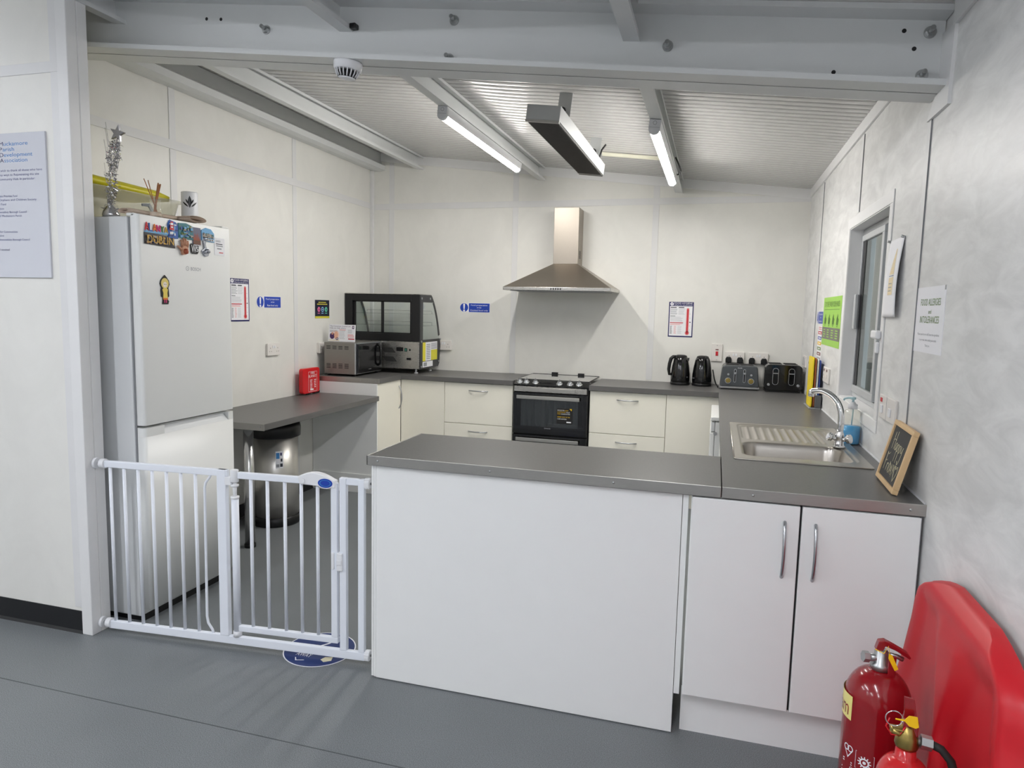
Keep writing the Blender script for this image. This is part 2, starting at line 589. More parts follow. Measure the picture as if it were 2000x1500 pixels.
# joint strips and cornices (trim)
tn = [1]
def trim(mb, m=M_STRIP):
    tn[0] += 1
    return struct(mb.build('trim_%d' % tn[0], m))
for yy in (-1.22, -2.44):
    trim(MB().box(0, .004, yy - .025, yy + .025, .1, 2.36, .001))
    trim(MB().box(0, .004, yy - .025, yy + .025, 2.41, 2.75, .001))
trim(MB().box(0, .005, -3.45, -.03, 2.362, 2.412, .001))
for xx in (.205, 1.376, 2.568):
    trim(MB().box(xx - .025, xx + .025, -.004, 0, .92, 2.355, .001))
    trim(MB().box(xx - .025, xx + .025, -.004, 0, 2.405, zc(xx) - .06, .001))
trim(MB().box(.03, W, -.005, 0, 2.353, 2.405, .001))
trim(MB().box(0, .03, -.03, 0, .92, 2.70, .004))          # corner strip
def slope_x(mb, x0, x1, y0, y1, d0, d1):
    """bar under the roof slope, d0..d1 below the liner"""
    vs = [(x0, y0, zc(x0) - d1), (x1, y0, zc(x1) - d1), (x1, y1, zc(x1) - d1), (x0, y1, zc(x0) - d1),
          (x0, y0, zc(x0) - d0), (x1, y0, zc(x1) - d0), (x1, y1, zc(x1) - d0), (x0, y1, zc(x0) - d0)]
    mb.faces(vs, [(3, 2, 1, 0), (4, 5, 6, 7), (0, 1, 5, 4), (1, 2, 6, 5), (2, 3, 7, 6), (3, 0, 4, 7)])
    return mb
trim(slope_x(MB(), .0, W, -.012, 0, -.01, .075), M_TRIM)
trim(MB().box(W - .012, W, -3.155, -.012, zc(W) - .062, zc(W) + .01, .002), M_TRIM)
trim(MB().box(W - .012, W, YR, -3.38, zc(W) - .075, zc(W) + .01, .002), M_TRIM)
trim(MB().prism([(-3.395, 2.372), (-3.235, 2.39), (-3.235, 2.20), (-3.165, 2.14), (-3.20, 2.14), (-3.385, 2.14), (-3.385, 2.21)], 'x', W - .010, W), M_TRIM)
for yy, z1 in ((-3.178, 2.14), (-2.0, 2.375), (-.68, 2.375)):
    z0 = .95 if yy != -2.0 else 2.0
    trim(MB().box(W - .004, W, yy - .022, yy + .022, z0, z1, .001))
    trim(MB().box(W - .0045, W, yy - .0245, yy - .0225, z0, z1), M_GREYGAP)
# the partition's boxed-in end post
mb = MB()
mb.box(.446, .502, -3.562, -3.512, 0, zc(.47) + .02, .003)
mb.box(.446, .502, -3.5105, -3.462, 0, zc(.47) + .02, .003)
trim(mb, M_TRIM)
trim(MB().box(XL, .445, -3.558, -3.55, 2.408, 2.452, .002))
trim(MB().box(.405, .446, -3.557, -3.552, .12, 2.81, .001))
struct(MB().prism([(-3.564, 0), (-3.552, 0), (-3.552, .103), (-3.557, .103), (-3.557, .012)], 'x', XL, .448).build('baseboard_front', M_BLACKVINYL))
struct(MB().prism([(.012, 0), (0, 0), (0, .1), (.004, .1), (.004, .01)], 'y', -3.45, -1.0).build('baseboard_left', M_BLACKVINYL))

# window
w_ = MB()
t = .052
for (a, b_, c, d) in ((WY0 - t, WY1 + t, WZ1, WZ1 + t), (WY0 - t, WY1 + t, WZ0 - t, WZ0), (WY0 - t, WY0, WZ0, WZ1), (WY1, WY1 + t, WZ0, WZ1)):
    w_.box(W - .006, W, a, b_, c, d, .002)
# lining of the reveal
w_.box(W - .002, W + .1, WY0, WY0 + .004, WZ0, WZ1)
w_.box(W - .002, W + .1, WY1 - .004, WY1, WZ0, WZ1)
w_.box(W - .002, W + .1, WY0, WY1, WZ1 - .004, WZ1)
w_.box(W - .002, W + .1, WY0, WY1, WZ0, WZ0 + .004)
win = struct(w_.build('window_1', M_TRIM))
fx = W + .062
mb = MB()
for (a, b_, c, d) in ((WY0 + .005, WY1 - .005, WZ1 - .035, WZ1 - .005), (WY0 + .005, WY1 - .005, WZ0 + .005, WZ0 + .03),
                      (WY0 + .005, WY0 + .035, WZ0 + .03, WZ1 - .035), (WY1 - .04, WY1 - .005, WZ0 + .03, WZ1 - .035)):
    mb.box(fx, fx + .035, a, b_, c, d, .003)
mb.build('window_frame', mat('grey_alu_frame', rgb(188, 190, 192), 0.4, 0.2), win)
mb = MB()
sy0, sy1 = -2.36, -1.86
for (a, b_, c, d) in ((sy0, sy1, WZ1 - .07, WZ1 - .04), (sy0, sy1, WZ0 + .035, WZ0 + .07), (sy0, sy0 + .04, WZ0 + .07, WZ1 - .07), (sy1 - .012, sy1, WZ0 + .07, WZ1 - .07)):
    mb.box(fx - .012, fx + .012, a, b_, c, d, .003)
sash = mb.build('sliding_sash', MATS['grey_alu_frame'], win)
MB().box(fx - .03, fx - .012, sy1 - .03, sy1 + .012, 1.42, 1.60, .004).build('sash_pull', MATS['grey_alu_frame'], win)
MB().box(fx - .002, fx + .002, sy0 + .035, sy1 - .01, WZ0 + .06, WZ1 - .06).build('pane', M_WINGLASS, win)
MB().box(fx + .02, fx + .024, WY0 + .03, sy0 + .03, WZ0 + .03, WZ1 - .03).build('pane', M_WINGLASS, win)
MB().box(fx - .005, fx - .003, sy1 - .075, sy1 - .012, WZ0 + .07, WZ1 - .07).build('seal', M_BLACK, win)
# roller shutter closed behind the glass
mb = MB()
for k in range(11):
    y0 = WY0 + k * (WY1 - WY0) / 11
    mb.box(W + .125, W + .135, y0 + .002, y0 + (WY1 - WY0) / 11 - .002, WZ0 - .05, WZ1 + .05, .003)
mb.box(W + .1355, W + .14, WY0 - .02, WY1 + .02, WZ0 - .05, WZ1 + .05)
mb.build('shutter', mat('shutter_grey', rgb(150, 156, 154), 0.55), win)
MB().box(fx + .03, fx + .05, -2.335, -2.30, WZ0 + .02, 1.36, .004).build('shutter_lock', M_BLACK, win)

# ------------------------------------------------------------------ steelwork
def c_purlin(x0, y0, y1, label):
    """lipped channel, open to the right, hung under the liner"""
    D, B, T, LIP = .115, .06, .0035, .018
    def P(s, n): return (x0 + s, zc(x0 + s) - n)
    poly = [P(0, 0.002), P(B, 0.002), P(B, LIP), P(B - T, LIP), P(B - T, T), P(T, T), P(T, D - T), P(B - T, D - T), P(B - T, D - LIP), P(B, D - LIP), P(B, D), P(0, D)]
    return tag(MB().prism(poly, 'y', y0, y1).build('roof_purlin', M_STEEL), label, 'beam', 'white steel roof purlins')
c_purlin(.455, -3.254, -.002, 'long white steel roof purlin without a lamp, left of the lit battens over the kitchen')
c_purlin(1.573, -3.254, -.002, 'white steel roof purlin that carries the left lit batten')
c_purlin(2.712, -3.254, -.002, 'white steel roof purlin that carries the right lit batten')
for x0, lb in ((.455, 'short white purlin stub at top left, meeting the big beam beside the partition post'),
               (1.573, 'white purlin in front of the big beam, above the smoke detector'),
               (2.712, 'white purlin in front of the big beam, right of centre at the top')):
    c_purlin(x0, YR, -3.268, lb)
D = .165
def Q(s, n): return (s, zc(s) - n)
tag(MB().prism([Q(.10, .003), Q(.10, D - .075), Q(.136, D - .055), Q(.136, D - .014), Q(.085, D), Q(.004, D), Q(.004, D - .005), Q(.083, D - .005), Q(.131, D - .018), Q(.131, D - .052), Q(.095, D - .072), Q(.095, .003)], 'y', -3.15, -.002).build('eaves_purlin', M_STEEL),
    'deep white steel edge purlin running along the top of the left kitchen wall', 'beam')

bt = thing('roof_beam', 'large white sloping steel rafter beam with exposed bolts crossing the whole opening', 'beam', (1.9, -3.26, 2.5))
o0 = Vector((1.9, -3.26, 2.5))
def shift(mb):
    bmesh.ops.translate(mb.bm, verts=mb.bm.verts, vec=-o0)
    return mb
BD = .242
mb = MB()
XB0, XB1 = .02, W - .003
slope_x(mb, XB0, XB1, -3.268, -3.262, .0, BD)               # web
slope_x(mb, XB0, XB1, -3.352, -3.262, BD - .019, BD)          # front half of the bottom flange
slope_x(mb, XB0, XB1, -3.352, -3.262, .002, .020)
shift(mb).build('front_channel', M_STEEL, bt)
mb = MB()
slope_x(mb, XB0, XB1, -3.258, -3.252, .0, BD)
slope_x(mb, XB0, XB1, -3.258, -3.155, BD - .017, BD - .001)
slope_x(mb, XB0, XB1, -3.258, -3.155, .002, .020)
shift(mb).build('rear_channel', M_STEEL, bt)
for (x, z) in ((1.233, 2.611), (2.065, 2.574), (2.046, 2.436), (2.87, 2.417), (3.692, 2.394), (3.678, 2.262)):
    b_ = MB()
    b_.cyl((x, -3.268, z), (x, -3.271, z), .019, n=20)
    b_.cyl((x, -3.271, z), (x, -3.283, z), .0135, n=6, smooth=False)
    b_.cyl((x, -3.283, z), (x, -3.305, z + .003), .008, n=12)
    shift(b_).build('bolt', M_ZINC, bt)
for (x, z) in ((.939, 2.68), (1.011, 2.672), (3.617, 2.405), (3.65, 2.347), (3.415, 2.291)):
    shift(MB().cyl((x, -3.268, z), (x, -3.2686, z), .007, n=12)).build('bolt_hole', M_DARK, bt)
tag(MB().box(1.633, 1.66, -3.30, -3.268, 2.572, 2.592, .004).build('cable_clip', M_BLACK), 'small black cable clip on the beam beside the upper left purlin', 'clip')

# ------------------------------------------------------------------ lamps, heater, detector
def batten(x, y0, y1, label, tm, group=None):
    zt = zc(x + .03) - .117
    o = thing('ceiling_batten', label, 'ceiling light', (x + .03, y0, zt), 0, group, rot=(0, math.atan(-SL), 0))
    L = y1 - y0
    MB().box(-.027, .027, .02, L - .02, -.049, 0, .002).build('housing', M_WHITEPL, o)
    for a, b_ in ((0, .022), (L - .022, L)):
        pts = [(-.029, 0), (.029, 0), (.029, -.045)] + [(.029 * math.cos(t), -.045 + .029 * math.sin(t)) for t in [-PI * k / 10 for k in range(1, 10)]] + [(-.029, -.045)]
        MB().prism(pts, 'y', a, b_, .002, seg=1).build('end_cap', mat('grey_end_cap', rgb(216, 217, 220), 0.4), o)
    pts = [(.0262 * math.cos(t), -.045 + .0262 * math.sin(t)) for t in [-PI * k / 16 for k in range(1, 16)]]
    MB().prism(pts, 'y', .0225, L - .0225, smooth=True).build('diffuser', tm, o)
    e = MB()
    e.annulus(0, -.018, .008, .010, -.0008)
    e.rect(-.026, .026, -.0405, -.039, -.0008)
    e.build('end_cap_moulding', M_GREYPL, o)
    return o
batten(1.573, -2.24, -.74, 'lit white LED batten under the purlin left of the black ceiling heater', M_TUBE, 'lit battens over the kitchen')
batten(2.712, -2.24, -.74, 'lit white LED batten under the purlin right of the black ceiling heater', M_TUBE, 'lit battens over the kitchen')
# the hall's own battens, behind and above the camera
for i, (x, y0) in enumerate(((-1.83, -6.2), (.43, -6.2), (2.712, -6.6), (-1.83, -8.9), (.43, -8.9), (2.712, -8.9))):
    batten(x, y0, y0 + 1.5, 'lit white LED batten on the roof of the front hall, behind the camera', M_TUBE2, 'lit battens of the front hall')

ht = thing('radiant_heater', 'long black faced radiant heater hanging from the ceiling between two lit battens', 'heater', (2.235, -2.53, 2.40), rot=(0, math.atan(-SL), 0))
L = 1.36
MB().box(-.084, .084, 0, L, -.012, .058, .003).build('casing', mat('silver_casing', rgb(182, 184, 184), 0.45, 0.15), ht)
mb = MB()
mb.box(-.079, .079, .014, L - .055, -.020, -.012)
for k in range(-12, 13):
    mb.box(k * .0062 - .0018, k * .0062 + .0018, .014, L - .055, -.0215, -.020)
mb.build('radiant_plate', mat('heater_black', rgb(34, 32, 31), 0.55), ht)
MB().box(-.079, .079, L - .048, L, -.022, -.012, .001).build('terminal_cover', M_BLACK, ht)
MB().box(-.082, .082, L - .056, L - .048, -.0235, -.012, .001).build('cover_strip', M_ALU, ht)
MB().box(-.084, .084, -.002, .012, -.0235, -.012, .001).build('cover_strip', M_ALU, ht)
for yy in (.34, 1.30):
    br = MB()
    br.box(-.02, .05, yy - .002, yy + .002, .058, .215, .0)
    br.box(-.02, .05, yy - .002, yy + .05, .213, .217)
    b_ = br.build('hanging_bracket', MATS['silver_casing'], ht)
    MB().cyl((.010, yy - .016, .122), (.010, yy - .002, .122), .017, n=8).build('wing_knob', M_BLACK, b_)
MB().tube([(.06, 1.24, .058), (.065, 1.27, .13), (.08, 1.30, .17)], .006).build('cable', M_BLACK, ht)
tag(MB().prism([(2.24, zc(2.24) - .004), (2.715, zc(2.715) - .004), (2.715, zc(2.715) - .026), (2.24, zc(2.24) - .026)], 'y', -.80, -.775).build('cable_trunking', mat('cream_trunking', rgb(232, 230, 210), 0.45)),
    'pale cable trunking across the ceiling from the heater to the right batten', 'trunking')
tag(MB().tube([(2.772, -1.05, 2.50), (2.79, -1.0, 2.47), (2.802, -.93, 2.44), (2.795, -.88, 2.425), (2.775, -.86, 2.425)], .005).build('lamp_cable', M_BLACKMATTE),
    'grey cable looping out of the purlin beside the right batten', 'cable')

sd = thing('smoke_detector', 'round white smoke detector under the big beam', 'smoke detector', (1.632, -3.305, zc(1.632) - BD - .001), rot=(0, math.atan(-SL), 0))
MB().lathe([(.056, 0), (.057, -.006), (.054, -.028), (.048, -.032)][::-1], n=40).build('base', M_WHITEPL, sd)
MB().lathe([(.036, -.034), (.036, -.060)][::-1], n=32).build('sensing_chamber', M_DARK, sd)
mb = MB()
for k in range(18):
    a = 2 * PI * k / 18
    c, s = math.cos(a), math.sin(a)
    mb.tube([(.047 * c, .047 * s, -.031), (.043 * c, .043 * s, -.045), (.034 * c, .034 * s, -.058)], .0028, n=6)
mb.build('cage', M_WHITEPL, sd)
MB().lathe([(.0, -.066), (.02, -.065), (.035, -.060), (.035, -.056)], n=32).build('cap', M_WHITEPL, sd)


# ------------------------------------------------------------------ worktops
HL, HR = .917, .910            # worktop heights (left run sits a touch higher)
TH = .038
mb = MB()
mb.prism([(0.001, -1.0), (.592, -1.0), (.592, -.6), (1.561, -.6), (1.561, -.001), (0.001, -.001)], 'z', HL - TH, HL, .002)
wt = tag(mb.build('kitchen_worktop', M_WORKTOP), 'L-shaped slate grey worktop under the microwave and cake display case', 'worktop')
e = MB()
e.box(.001, .594, -1.0035, -1.0, HL - TH - .001, HL + .0012, .001)
e.build('edge_strip', M_ALU, wt)
for x in (.30, .43, .565):
    MB().cyl((x, -1.0035, HL - .02), (x, -1.0055, HL - .02), .004, n=10).build('screw', M_ZINC, wt)

SX0, SX1, SY0, SY1 = 3.195, 3.675, -2.985, -2.075     # cut-out for the sink
mb = MB()
mb.box(2.172, W - .001, -.6, -.001, HR - TH, HR)
mb.box(3.13, W - .001, SY1, -.6, HR - TH, HR)
mb.box(3.13, SX0, SY0, SY1, HR - TH, HR)
mb.box(SX1, W - .001, SY0, SY1, HR - TH, HR)
mb.box(3.132, W - .001, -3.497, SY0, HR - TH, HR)
wt = tag(mb.build('kitchen_worktop', M_WORKTOP), 'long L-shaped slate grey worktop holding the sink, toasters and kettles', 'worktop')
e = MB()
e.box(3.132, W + .006, -3.502, -3.497, HR - TH + .002, HR + .0012, .0012)
e.build('edge_strip', M_ALU, wt)
for x in (3.231, 3.695):
    MB().lathe([(.0045, 0), (.004, .0015), (0, .002)], n=12).build('screw', M_ZINC, wt, loc=(x, -3.502, HR - .018), rot=(PI / 2, 0, 0))
MB().box(W - .004, W - .001, -3.49, -.6, HR, HR + .006).build('sealant', M_WHITEPL, wt)

wt = tag(MB().box(1.823, 3.129, -3.497, -2.984, HR - TH, HR, .0015).build('peninsula_worktop', M_WORKTOP), 'slate grey peninsula worktop with a metal front edge beside the gate', 'worktop')
e = MB()
e.box(1.818, 3.1292, -3.502, -3.497, HR - TH + .002, HR + .0012, .0012)
e.box(1.818, 1.823, -3.502, -2.984, HR - TH + .002, HR + .0012, .0012)
e.build('edge_strip', M_ALU, wt)
for x in (1.865, 2.318, 2.771):
    MB().lathe([(.0045, 0), (.004, .0015), (0, .002)], n=12).build('screw', M_ZINC, wt, loc=(x, -3.502, HR - .018), rot=(PI / 2, 0, 0))

# ------------------------------------------------------------------ base units
def bow(mb, x, z, L, vertical, y0, out=.026, r=.0048):
    pts = []
    for k in range(15):
        t = -1 + 2 * k / 14
        d = y0 - out * (1 - t * t) ** .8 - .001
        pts.append((x, d, z + t * L / 2) if vertical else (x + t * L / 2, d, z))
    pts = [(pts[0][0], y0 + .001, pts[0][2])] + pts + [(pts[-1][0], y0 + .001, pts[-1][2])]
    return mb.tube(pts, r, n=10, flat=(r * 1.25, r * .8) if False else None)

def unit(label, x0, x1, H, loc=(0, 0, 0), rz=0, drawers=0, doors=(), group=None, name='base_cabinet', M=None, kick=.15, blank=False):
    """local: front faces -y at y = -0.58, back at 0"""
    M = M or M_CREAM
    t = thing(name, label, 'cabinet', loc, rz, group)
    MB().box(x0, x1, -.558, -.004, kick, H - .001, 0).build('carcass', M, t)
    MB().box(x0, x1, -.53, -.514, 0, kick - .002).build('plinth', M, t)
    top = H - .003
    if drawers:
        zs = [top, .541, kick + .008]
        for a, b_ in zip(zs[:-1], zs[1:]):
            d = MB().box(x0 + .0015, x1 - .0015, -.578, -.559, b_ + .0018, a - .0018, .002).build('drawer', M, t)
            bow(MB(), (x0 + x1) / 2, a - .060, .158, False, -.578).build('handle', M_SATIN, d)
    for (a, b_, hx) in doors:
        d = MB().box(a + .0015, b_ - .0015, -.578, -.559, kick + .008, top, .002).build('door', M, t)
        if hx is not None:
            bow(MB(), hx, top - .145, .185, True, -.578).build('handle', M_SATIN, d)
    if blank:
        MB().box(x0, x1, -.578, -.559, kick + .008, top, .0015).build('blank_panel', M, t)
    return t
unit('cream corner base cabinet with no handle, between the corner door and the left drawers', .580, .969, HL - TH, blank=True)
unit('cream two-drawer pan unit to the left of the black cooker', .971, 1.556, HL - TH, drawers=2, group='cream drawer units')
unit('cream two-drawer pan unit to the right of the black cooker', 2.176, 2.757, HR - TH, drawers=2, group='cream drawer units')
unit('cream blank-fronted corner base cabinet right of the right drawers', 2.759, 3.15, HR - TH, blank=True)
# unit on the left run, door facing the room
t = unit('cream base cabinet under the microwave with a bow handled door and white end panel', 0.012, .42, HL - TH, loc=(0.0, -1.0, 0), rz=PI / 2, doors=((.004, .42, .385),))
MB().box(-.004, .012, -.576, -.004, 0, HL - TH - .0015, .001).build('end_panel', M_WHITELAM, t)
MB().box(-.012, -.004, -.54, -.004, 0, .15, .001).build('end_plinth', M_WHITELAM, t)

# peninsula carcass with its big back panel
t = thing('peninsula_cabinet', 'peninsula cabinet with a large plain white back panel facing the hall', 'cabinet', (1.84, -3.48, 0))
MB().box(.02, 1.16, .02, .47, .0, HR - TH - .001).build('carcass', M_WHITELAM, t)
MB().box(.008, 1.165, 0, .019, .004, HR - TH - .001, .0008).build('back_panel', M_WHITELAM, t)
MB().box(1.167, 1.186, .001, .02, .15, HR - TH - .001, .0008).build('cover_strip', M_WHITELAM, t)
mb = MB()
mb.box(-.012, -.003, .0, .48, 0.008, HR - TH - .001, .001)
mb.box(-.002, .0075, .0, .48, .006, HR - TH - .001, .001)
mb.build('end_panel', M_WHITELAM, t)

t = thing('base_cabinet', 'white base cabinet with two bow handled doors in front of the sink, beside the wall', 'cabinet', (3.03, -3.48, 0))
MB().box(.005, .703, .0, .50, .15, HR - TH - .001).build('carcass', M_WHITELAM, t)
MB().box(.002, .705, .035, .05, 0, .158).build('plinth', M_WHITELAM, t)
for (a, b_, hx) in ((.008, .348, .303), (.355, .698, .397)):
    d = MB().box(a, b_, -.0205, -.0015, .163, HR - TH - .004, .0025).build('door', M_WHITELAM, t)
    bow(MB(), hx, .720, .185, True, -.0205, .028, .0056).build('handle', M_SATIN, d)
MB().box(.3485, .3545, -.006, -.0015, .163, HR - TH - .003).build('door_gap', M_DARK, t)
MB().box(.6985, .704, -.006, -.0015, .163, HR - TH - .003).build('filler', M_GREYGAP, t)

# run under the sink, facing the kitchen (its doors face away from the hall)
t = thing('base_cabinet', 'white run of base cabinet under the sink, mostly hidden behind the peninsula', 'cabinet', (3.16, -2.95, 0))
mb = MB()
mb.box(0, .57, .0, 1.45, .15, .70)
mb.box(.06, .57, 0, 1.45, 0, .15)
mb.build('carcass', M_WHITELAM, t)
for k in range(2):
    MB().box(-.018, -.001, .003 + k * .725, .722 + k * .725, .158, .868, .002).build('door', M_WHITELAM, t)

ap = thing('undercounter_appliance', 'white under-counter appliance jutting out below the worktop right of the blank cabinet', 'appliance', (3.082, -1.44, 0))
MB().box(.03, .60, 0, .595, .01, .815, .004).build('body', M_FRIDGE, ap)
MB().box(.002, .60, -.002, .597, .822, .848, .006).build('top', M_FRIDGE, ap)
MB().box(0, .028, 0, .595, .09, .75, .006).build('door', M_FRIDGE, ap)
MB().box(.004, .028, 0, .595, .756, .815, .004).build('control_panel', M_FRIDGESIDE, ap)
mb = MB(); mb.cyl((.032, -.0025, .745), (.032, -.010, .745), .011, n=16); mb.build('hinge_cap', M_GREYPL, ap)

# ------------------------------------------------------------------ desk on the left wall
dk = thing('wall_desk', 'lower slate grey desk top on a chrome leg along the left wall', 'desk', (0, -2.457, 0))
MB().box(.002, .60, .0035, 1.445, .747, .785, .003).build('desk_top', M_WORKTOP, dk)
MB().box(.002, .602, 0, .0035, .746, .786, .001).build('edge_strip', M_ALU, dk)
MB().cyl((.575, -.0005, .768), (.575, -.003, .768), .004, n=10).build('screw', M_ZINC, dk)
lg = MB(); lg.cyl((.418, .10, .02), (.418, .10, .746), .030, n=28)
lg = lg.build('leg', mat('leg_chrome', rgb(214, 214, 214), 0.2, 0.9, var=.02), dk)
mb = MB(); mb.cyl((.418, .10, .738), (.418, .10, .7465), .05, n=28); mb.build('mounting_plate', M_ZINC, lg)
mb = MB(); mb.cyl((.418, .10, 0), (.418, .10, .022), .034, n=28); mb.build('foot', M_BLACK, lg)

bn = thing('waste_bin', 'tall stainless steel waste bin with black lid under the desk', 'bin', (.258, -1.865, 0))
MB().lathe([(.150, .05), (.150, .60)], n=48).build('body', mat('bin_steel', rgb(214, 211, 206), 0.36, 0.85, var=0.05, scale=30, stretch=(9, 9, .5)), bn)
MB().lathe([(.157, 0), (.163, .01), (.163, .055), (.152, .062)], n=48).build('base_ring', M_BLACK, bn)
MB().lathe([(.152, .595), (.166, .60), (.168, .655), (.160, .690), (.13, .703), (.05, .706), (0, .706)], n=48).build('lid', M_BLACK, bn)
s = MB()
ang = -PI / 2 + .62
for (z0, z1, m) in ((.40, .515, M_PAPER),):
    for k in range(6):
        a0, a1 = ang + k * .055, ang + (k + 1) * .055
        s.faces([(.1507 * math.cos(a0), .1507 * math.sin(a0), z0), (.1507 * math.cos(a1), .1507 * math.sin(a1), z0),
                 (.1507 * math.cos(a1), .1507 * math.sin(a1), z1), (.1507 * math.cos(a0), .1507 * math.sin(a0), z1)], [(0, 1, 2, 3)], m)
def bpatch(k0, k1, z0, z1, m):
    a0, a1 = ang + k0 * .055, ang + k1 * .055
    R = .1512
    s.faces([(R * math.cos(a0), R * math.sin(a0), z0), (R * math.cos(a1), R * math.sin(a1), z0),
             (R * math.cos(a1), R * math.sin(a1), z1), (R * math.cos(a0), R * math.sin(a0), z1)], [(0, 1, 2, 3)], m)
bpatch(.4, 3.0, .465, .505, M_SKYINK); bpatch(3.6, 4.8, .485, .505, M_NAVY); bpatch(3.8, 5.2, .445, .465, M_DARKINK)
bpatch(3.4, 5.4, .41, .432, M_DARKINK); bpatch(.4, 2.8, .408, .428, M_GREYINK)
s.build('product_label', M_PAPER, bn)

# ------------------------------------------------------------------ fridge-freezer (door faces +x)
fr = thing('fridge_freezer', 'tall white fridge-freezer covered in magnets behind the partition post', 'fridge', (0.0, -3.392, 0), PI / 2)
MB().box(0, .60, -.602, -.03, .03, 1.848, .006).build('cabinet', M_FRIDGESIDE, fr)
MB().box(.02, .58, -.60, -.06, 0, .07).build('kick_plate', M_BLACK, fr)
mb = MB(); mb.box(.006, .594, -.612, -.602, .075, 1.845); mb.build('door_seal', M_GREYGAP, fr)
d = MB().prism(rrect(0, .60, -.662, -.612, .014), 'z', .926, 1.858, .004, smooth=True).build('fridge_door', M_FRIDGE, fr)
lt = MB()
lt.text('BOSCH', .31, 1.632, .016, -.6626, M_GREYINK, w=.066)
lt.annulus(.288, 1.64, .0085, .0105, -.6626, M_GREYINK)
lt.rect(.284, .2845, 1.633, 1.647, -.6626, M_GREYINK); lt.rect(.2915, .292, 1.633, 1.647, -.6626, M_GREYINK); lt.rect(.284, .292, 1.6395, 1.6405, -.6626, M_GREYINK)
lt.build('badge', M_GREYINK, d)
fz = MB()
fz.prism(rrect(0, .60, -.662, -.612, .014), 'z', .075, .875, .0, smooth=True)
fz.prism([p for p in rrect(0, .40, -.662, -.612, .014) if p[0] < .1] [::1] + [(.115, -.662), (.115, -.612)], 'z', .875, .915, .0)
fz.prism([p for p in rrect(.3, .60, -.662, -.612, .014) if p[0] > .5][:6] + [(.555, -.612), (.555, -.662)] + [p for p in rrect(.3, .60, -.662, -.612, .014) if p[0] > .5][6:], 'z', .875, .915, .0)
fz.box(.11, .56, -.632, -.612, .875, .915)
fz = fz.build('freezer_door', M_FRIDGE, fr)
mb = MB()
mb.faces([(.115, -.6615, .874), (.555, -.6615, .874), (.545, -.633, .912), (.125, -.633, .912)], [(0, 1, 2, 3)])
mb.build('grip_recess', M_FRIDGESIDE, fz)
mb = MB(); mb.box(.0, .02, -.64, -.60, 1.848, 1.862, .003); mb.box(.545, .595, -.655, -.57, 1.858, 1.868, .004); mb.build('hinge_cover', M_FRIDGE, fr)

# ------------------------------------------------------------------ cooker
ck = thing('gas_cooker', 'black freestanding cooker with a closed glass lid between the drawer units', 'cooker', (1.566, 0, 0))
CW = .602
MB().box(0, CW, -.575, -.03, .0, .885, .003).build('body', M_BLACK, ck)
MB().prism([(-.600, .880), (-.605, .893), (-.53, .921), (-.50, .921), (-.50, .880)], 'x', 0, CW, .002).build('control_panel', M_BLACKGLOSS, ck)
kx = [(.043, 0), (.098, 0), (.172, 0), (.365, 0), (.45, 0), (.522, 0)]
for (x, _) in kx:
    k = MB()
    k.lathe([(.024, 0), (.023, .004), (.018, .007), (.016, .018), (.013, .021), (0, .022)], n=24)
    k.box(-.0035, .0035, -.016, .016, .018, .032, .002)
    k = k.build('knob', M_SATIN, ck, loc=(x, -.570, .9075), rot=(.36, 0, 0))
    MB().lathe([(.025, -.002), (.0255, .0015), (.024, .003)], n=24).build('knob_ring', M_CHROME, k)
MB().box(.20, .31, -.5685, -.5605, .9085, .9095).build('clock_display', M_BLACKGLOSS, ck, rot=(0, 0, 0))
lid = MB().box(.012, CW - .012, -.50, -.035, .922, .929, .001).build('glass_lid', mat('lid_glass', rgb(52, 52, 50), 0.1, coat=1.0), ck)
mb = MB()
mb.box(.010, .0135, -.50, -.035, .9225, .9305); mb.box(CW - .0135, CW - .010, -.50, -.035, .9225, .9305); mb.box(.010, CW - .010, -.036, -.031, .9225, .9315)
mb.build('lid_trim', M_BLACK, lid)
for x in (.205, .435):
    MB().box(x - .027, x + .027, -.040, -.018, .918, .948, .003).build('lid_hinge', M_BLACK, ck)
MB().box(.006, CW - .012, -.603, -.575, .836, .879, .002).build('grill_door', M_STAINLESS, ck)
mb = MB(); mb.box(.08, .50, -.606, -.603, .842, .870, .004); mb.build('grill_pull', M_ALU, ck)
od = MB().box(.002, CW - .004, -.604, -.576, .500, .830, .003).build('oven_door', M_BLACKGLOSS, ck)
MB().box(.066, CW - .075, -.6046, -.604, .565, .775, .0).build('oven_window', mat('oven_glass', rgb(40, 44, 46), 0.06, coat=1.0), od)
mb = MB(); mb.box(.036, CW - .062, -.640, -.628, .782, .810, .003)
mb.box(.05, .07, -.63, -.603, .788, .804); mb.box(CW - .10, CW - .08, -.63, -.603, .788, .804)
mb.build('handle', M_ALU, od)
st = MB()
sx, sz, y_ = .358, .598, -.6052
st.rect(sx, sx + .128, sz, sz + .122, y_, M_DARK)
def ln(s, z, m, w): st.text(s, sx + .006, sz + z, .0085, y_ - .0006, m, w=w)
ln('REGISTER', .102, M_WHITEINK, .056); st.text('NOW', sx + .066, sz + .102, .0085, y_ - .0006, M_YELLOW, w=.026)
ln('& ACTIVATE', .088, M_YELLOW, .064); st.text('YOUR', sx + .074, sz + .088, .0085, y_ - .0006, M_WHITEINK, w=.03)
ln('FREE', .074, M_YELLOW, .026); st.text('GUARANTEE', sx + .036, sz + .074, .0085, y_ - .0006, M_WHITEINK, w=.07)
ln('0800 032 8136', .050, M_YELLOW, .10); ln('1 800 818 836', .034, M_WHITEINK, .074)
st.rect(sx + .08, sx + .116, sz + .010, sz + .020, y_ - .0006, M_WHITEINK)
st.poly([(sx + .100, sz + .121), (sx + .120, sz + .121), (sx + .118, sz + .104), (sx + .110, sz + .112)], y_ - .0006, M_YELLOW)
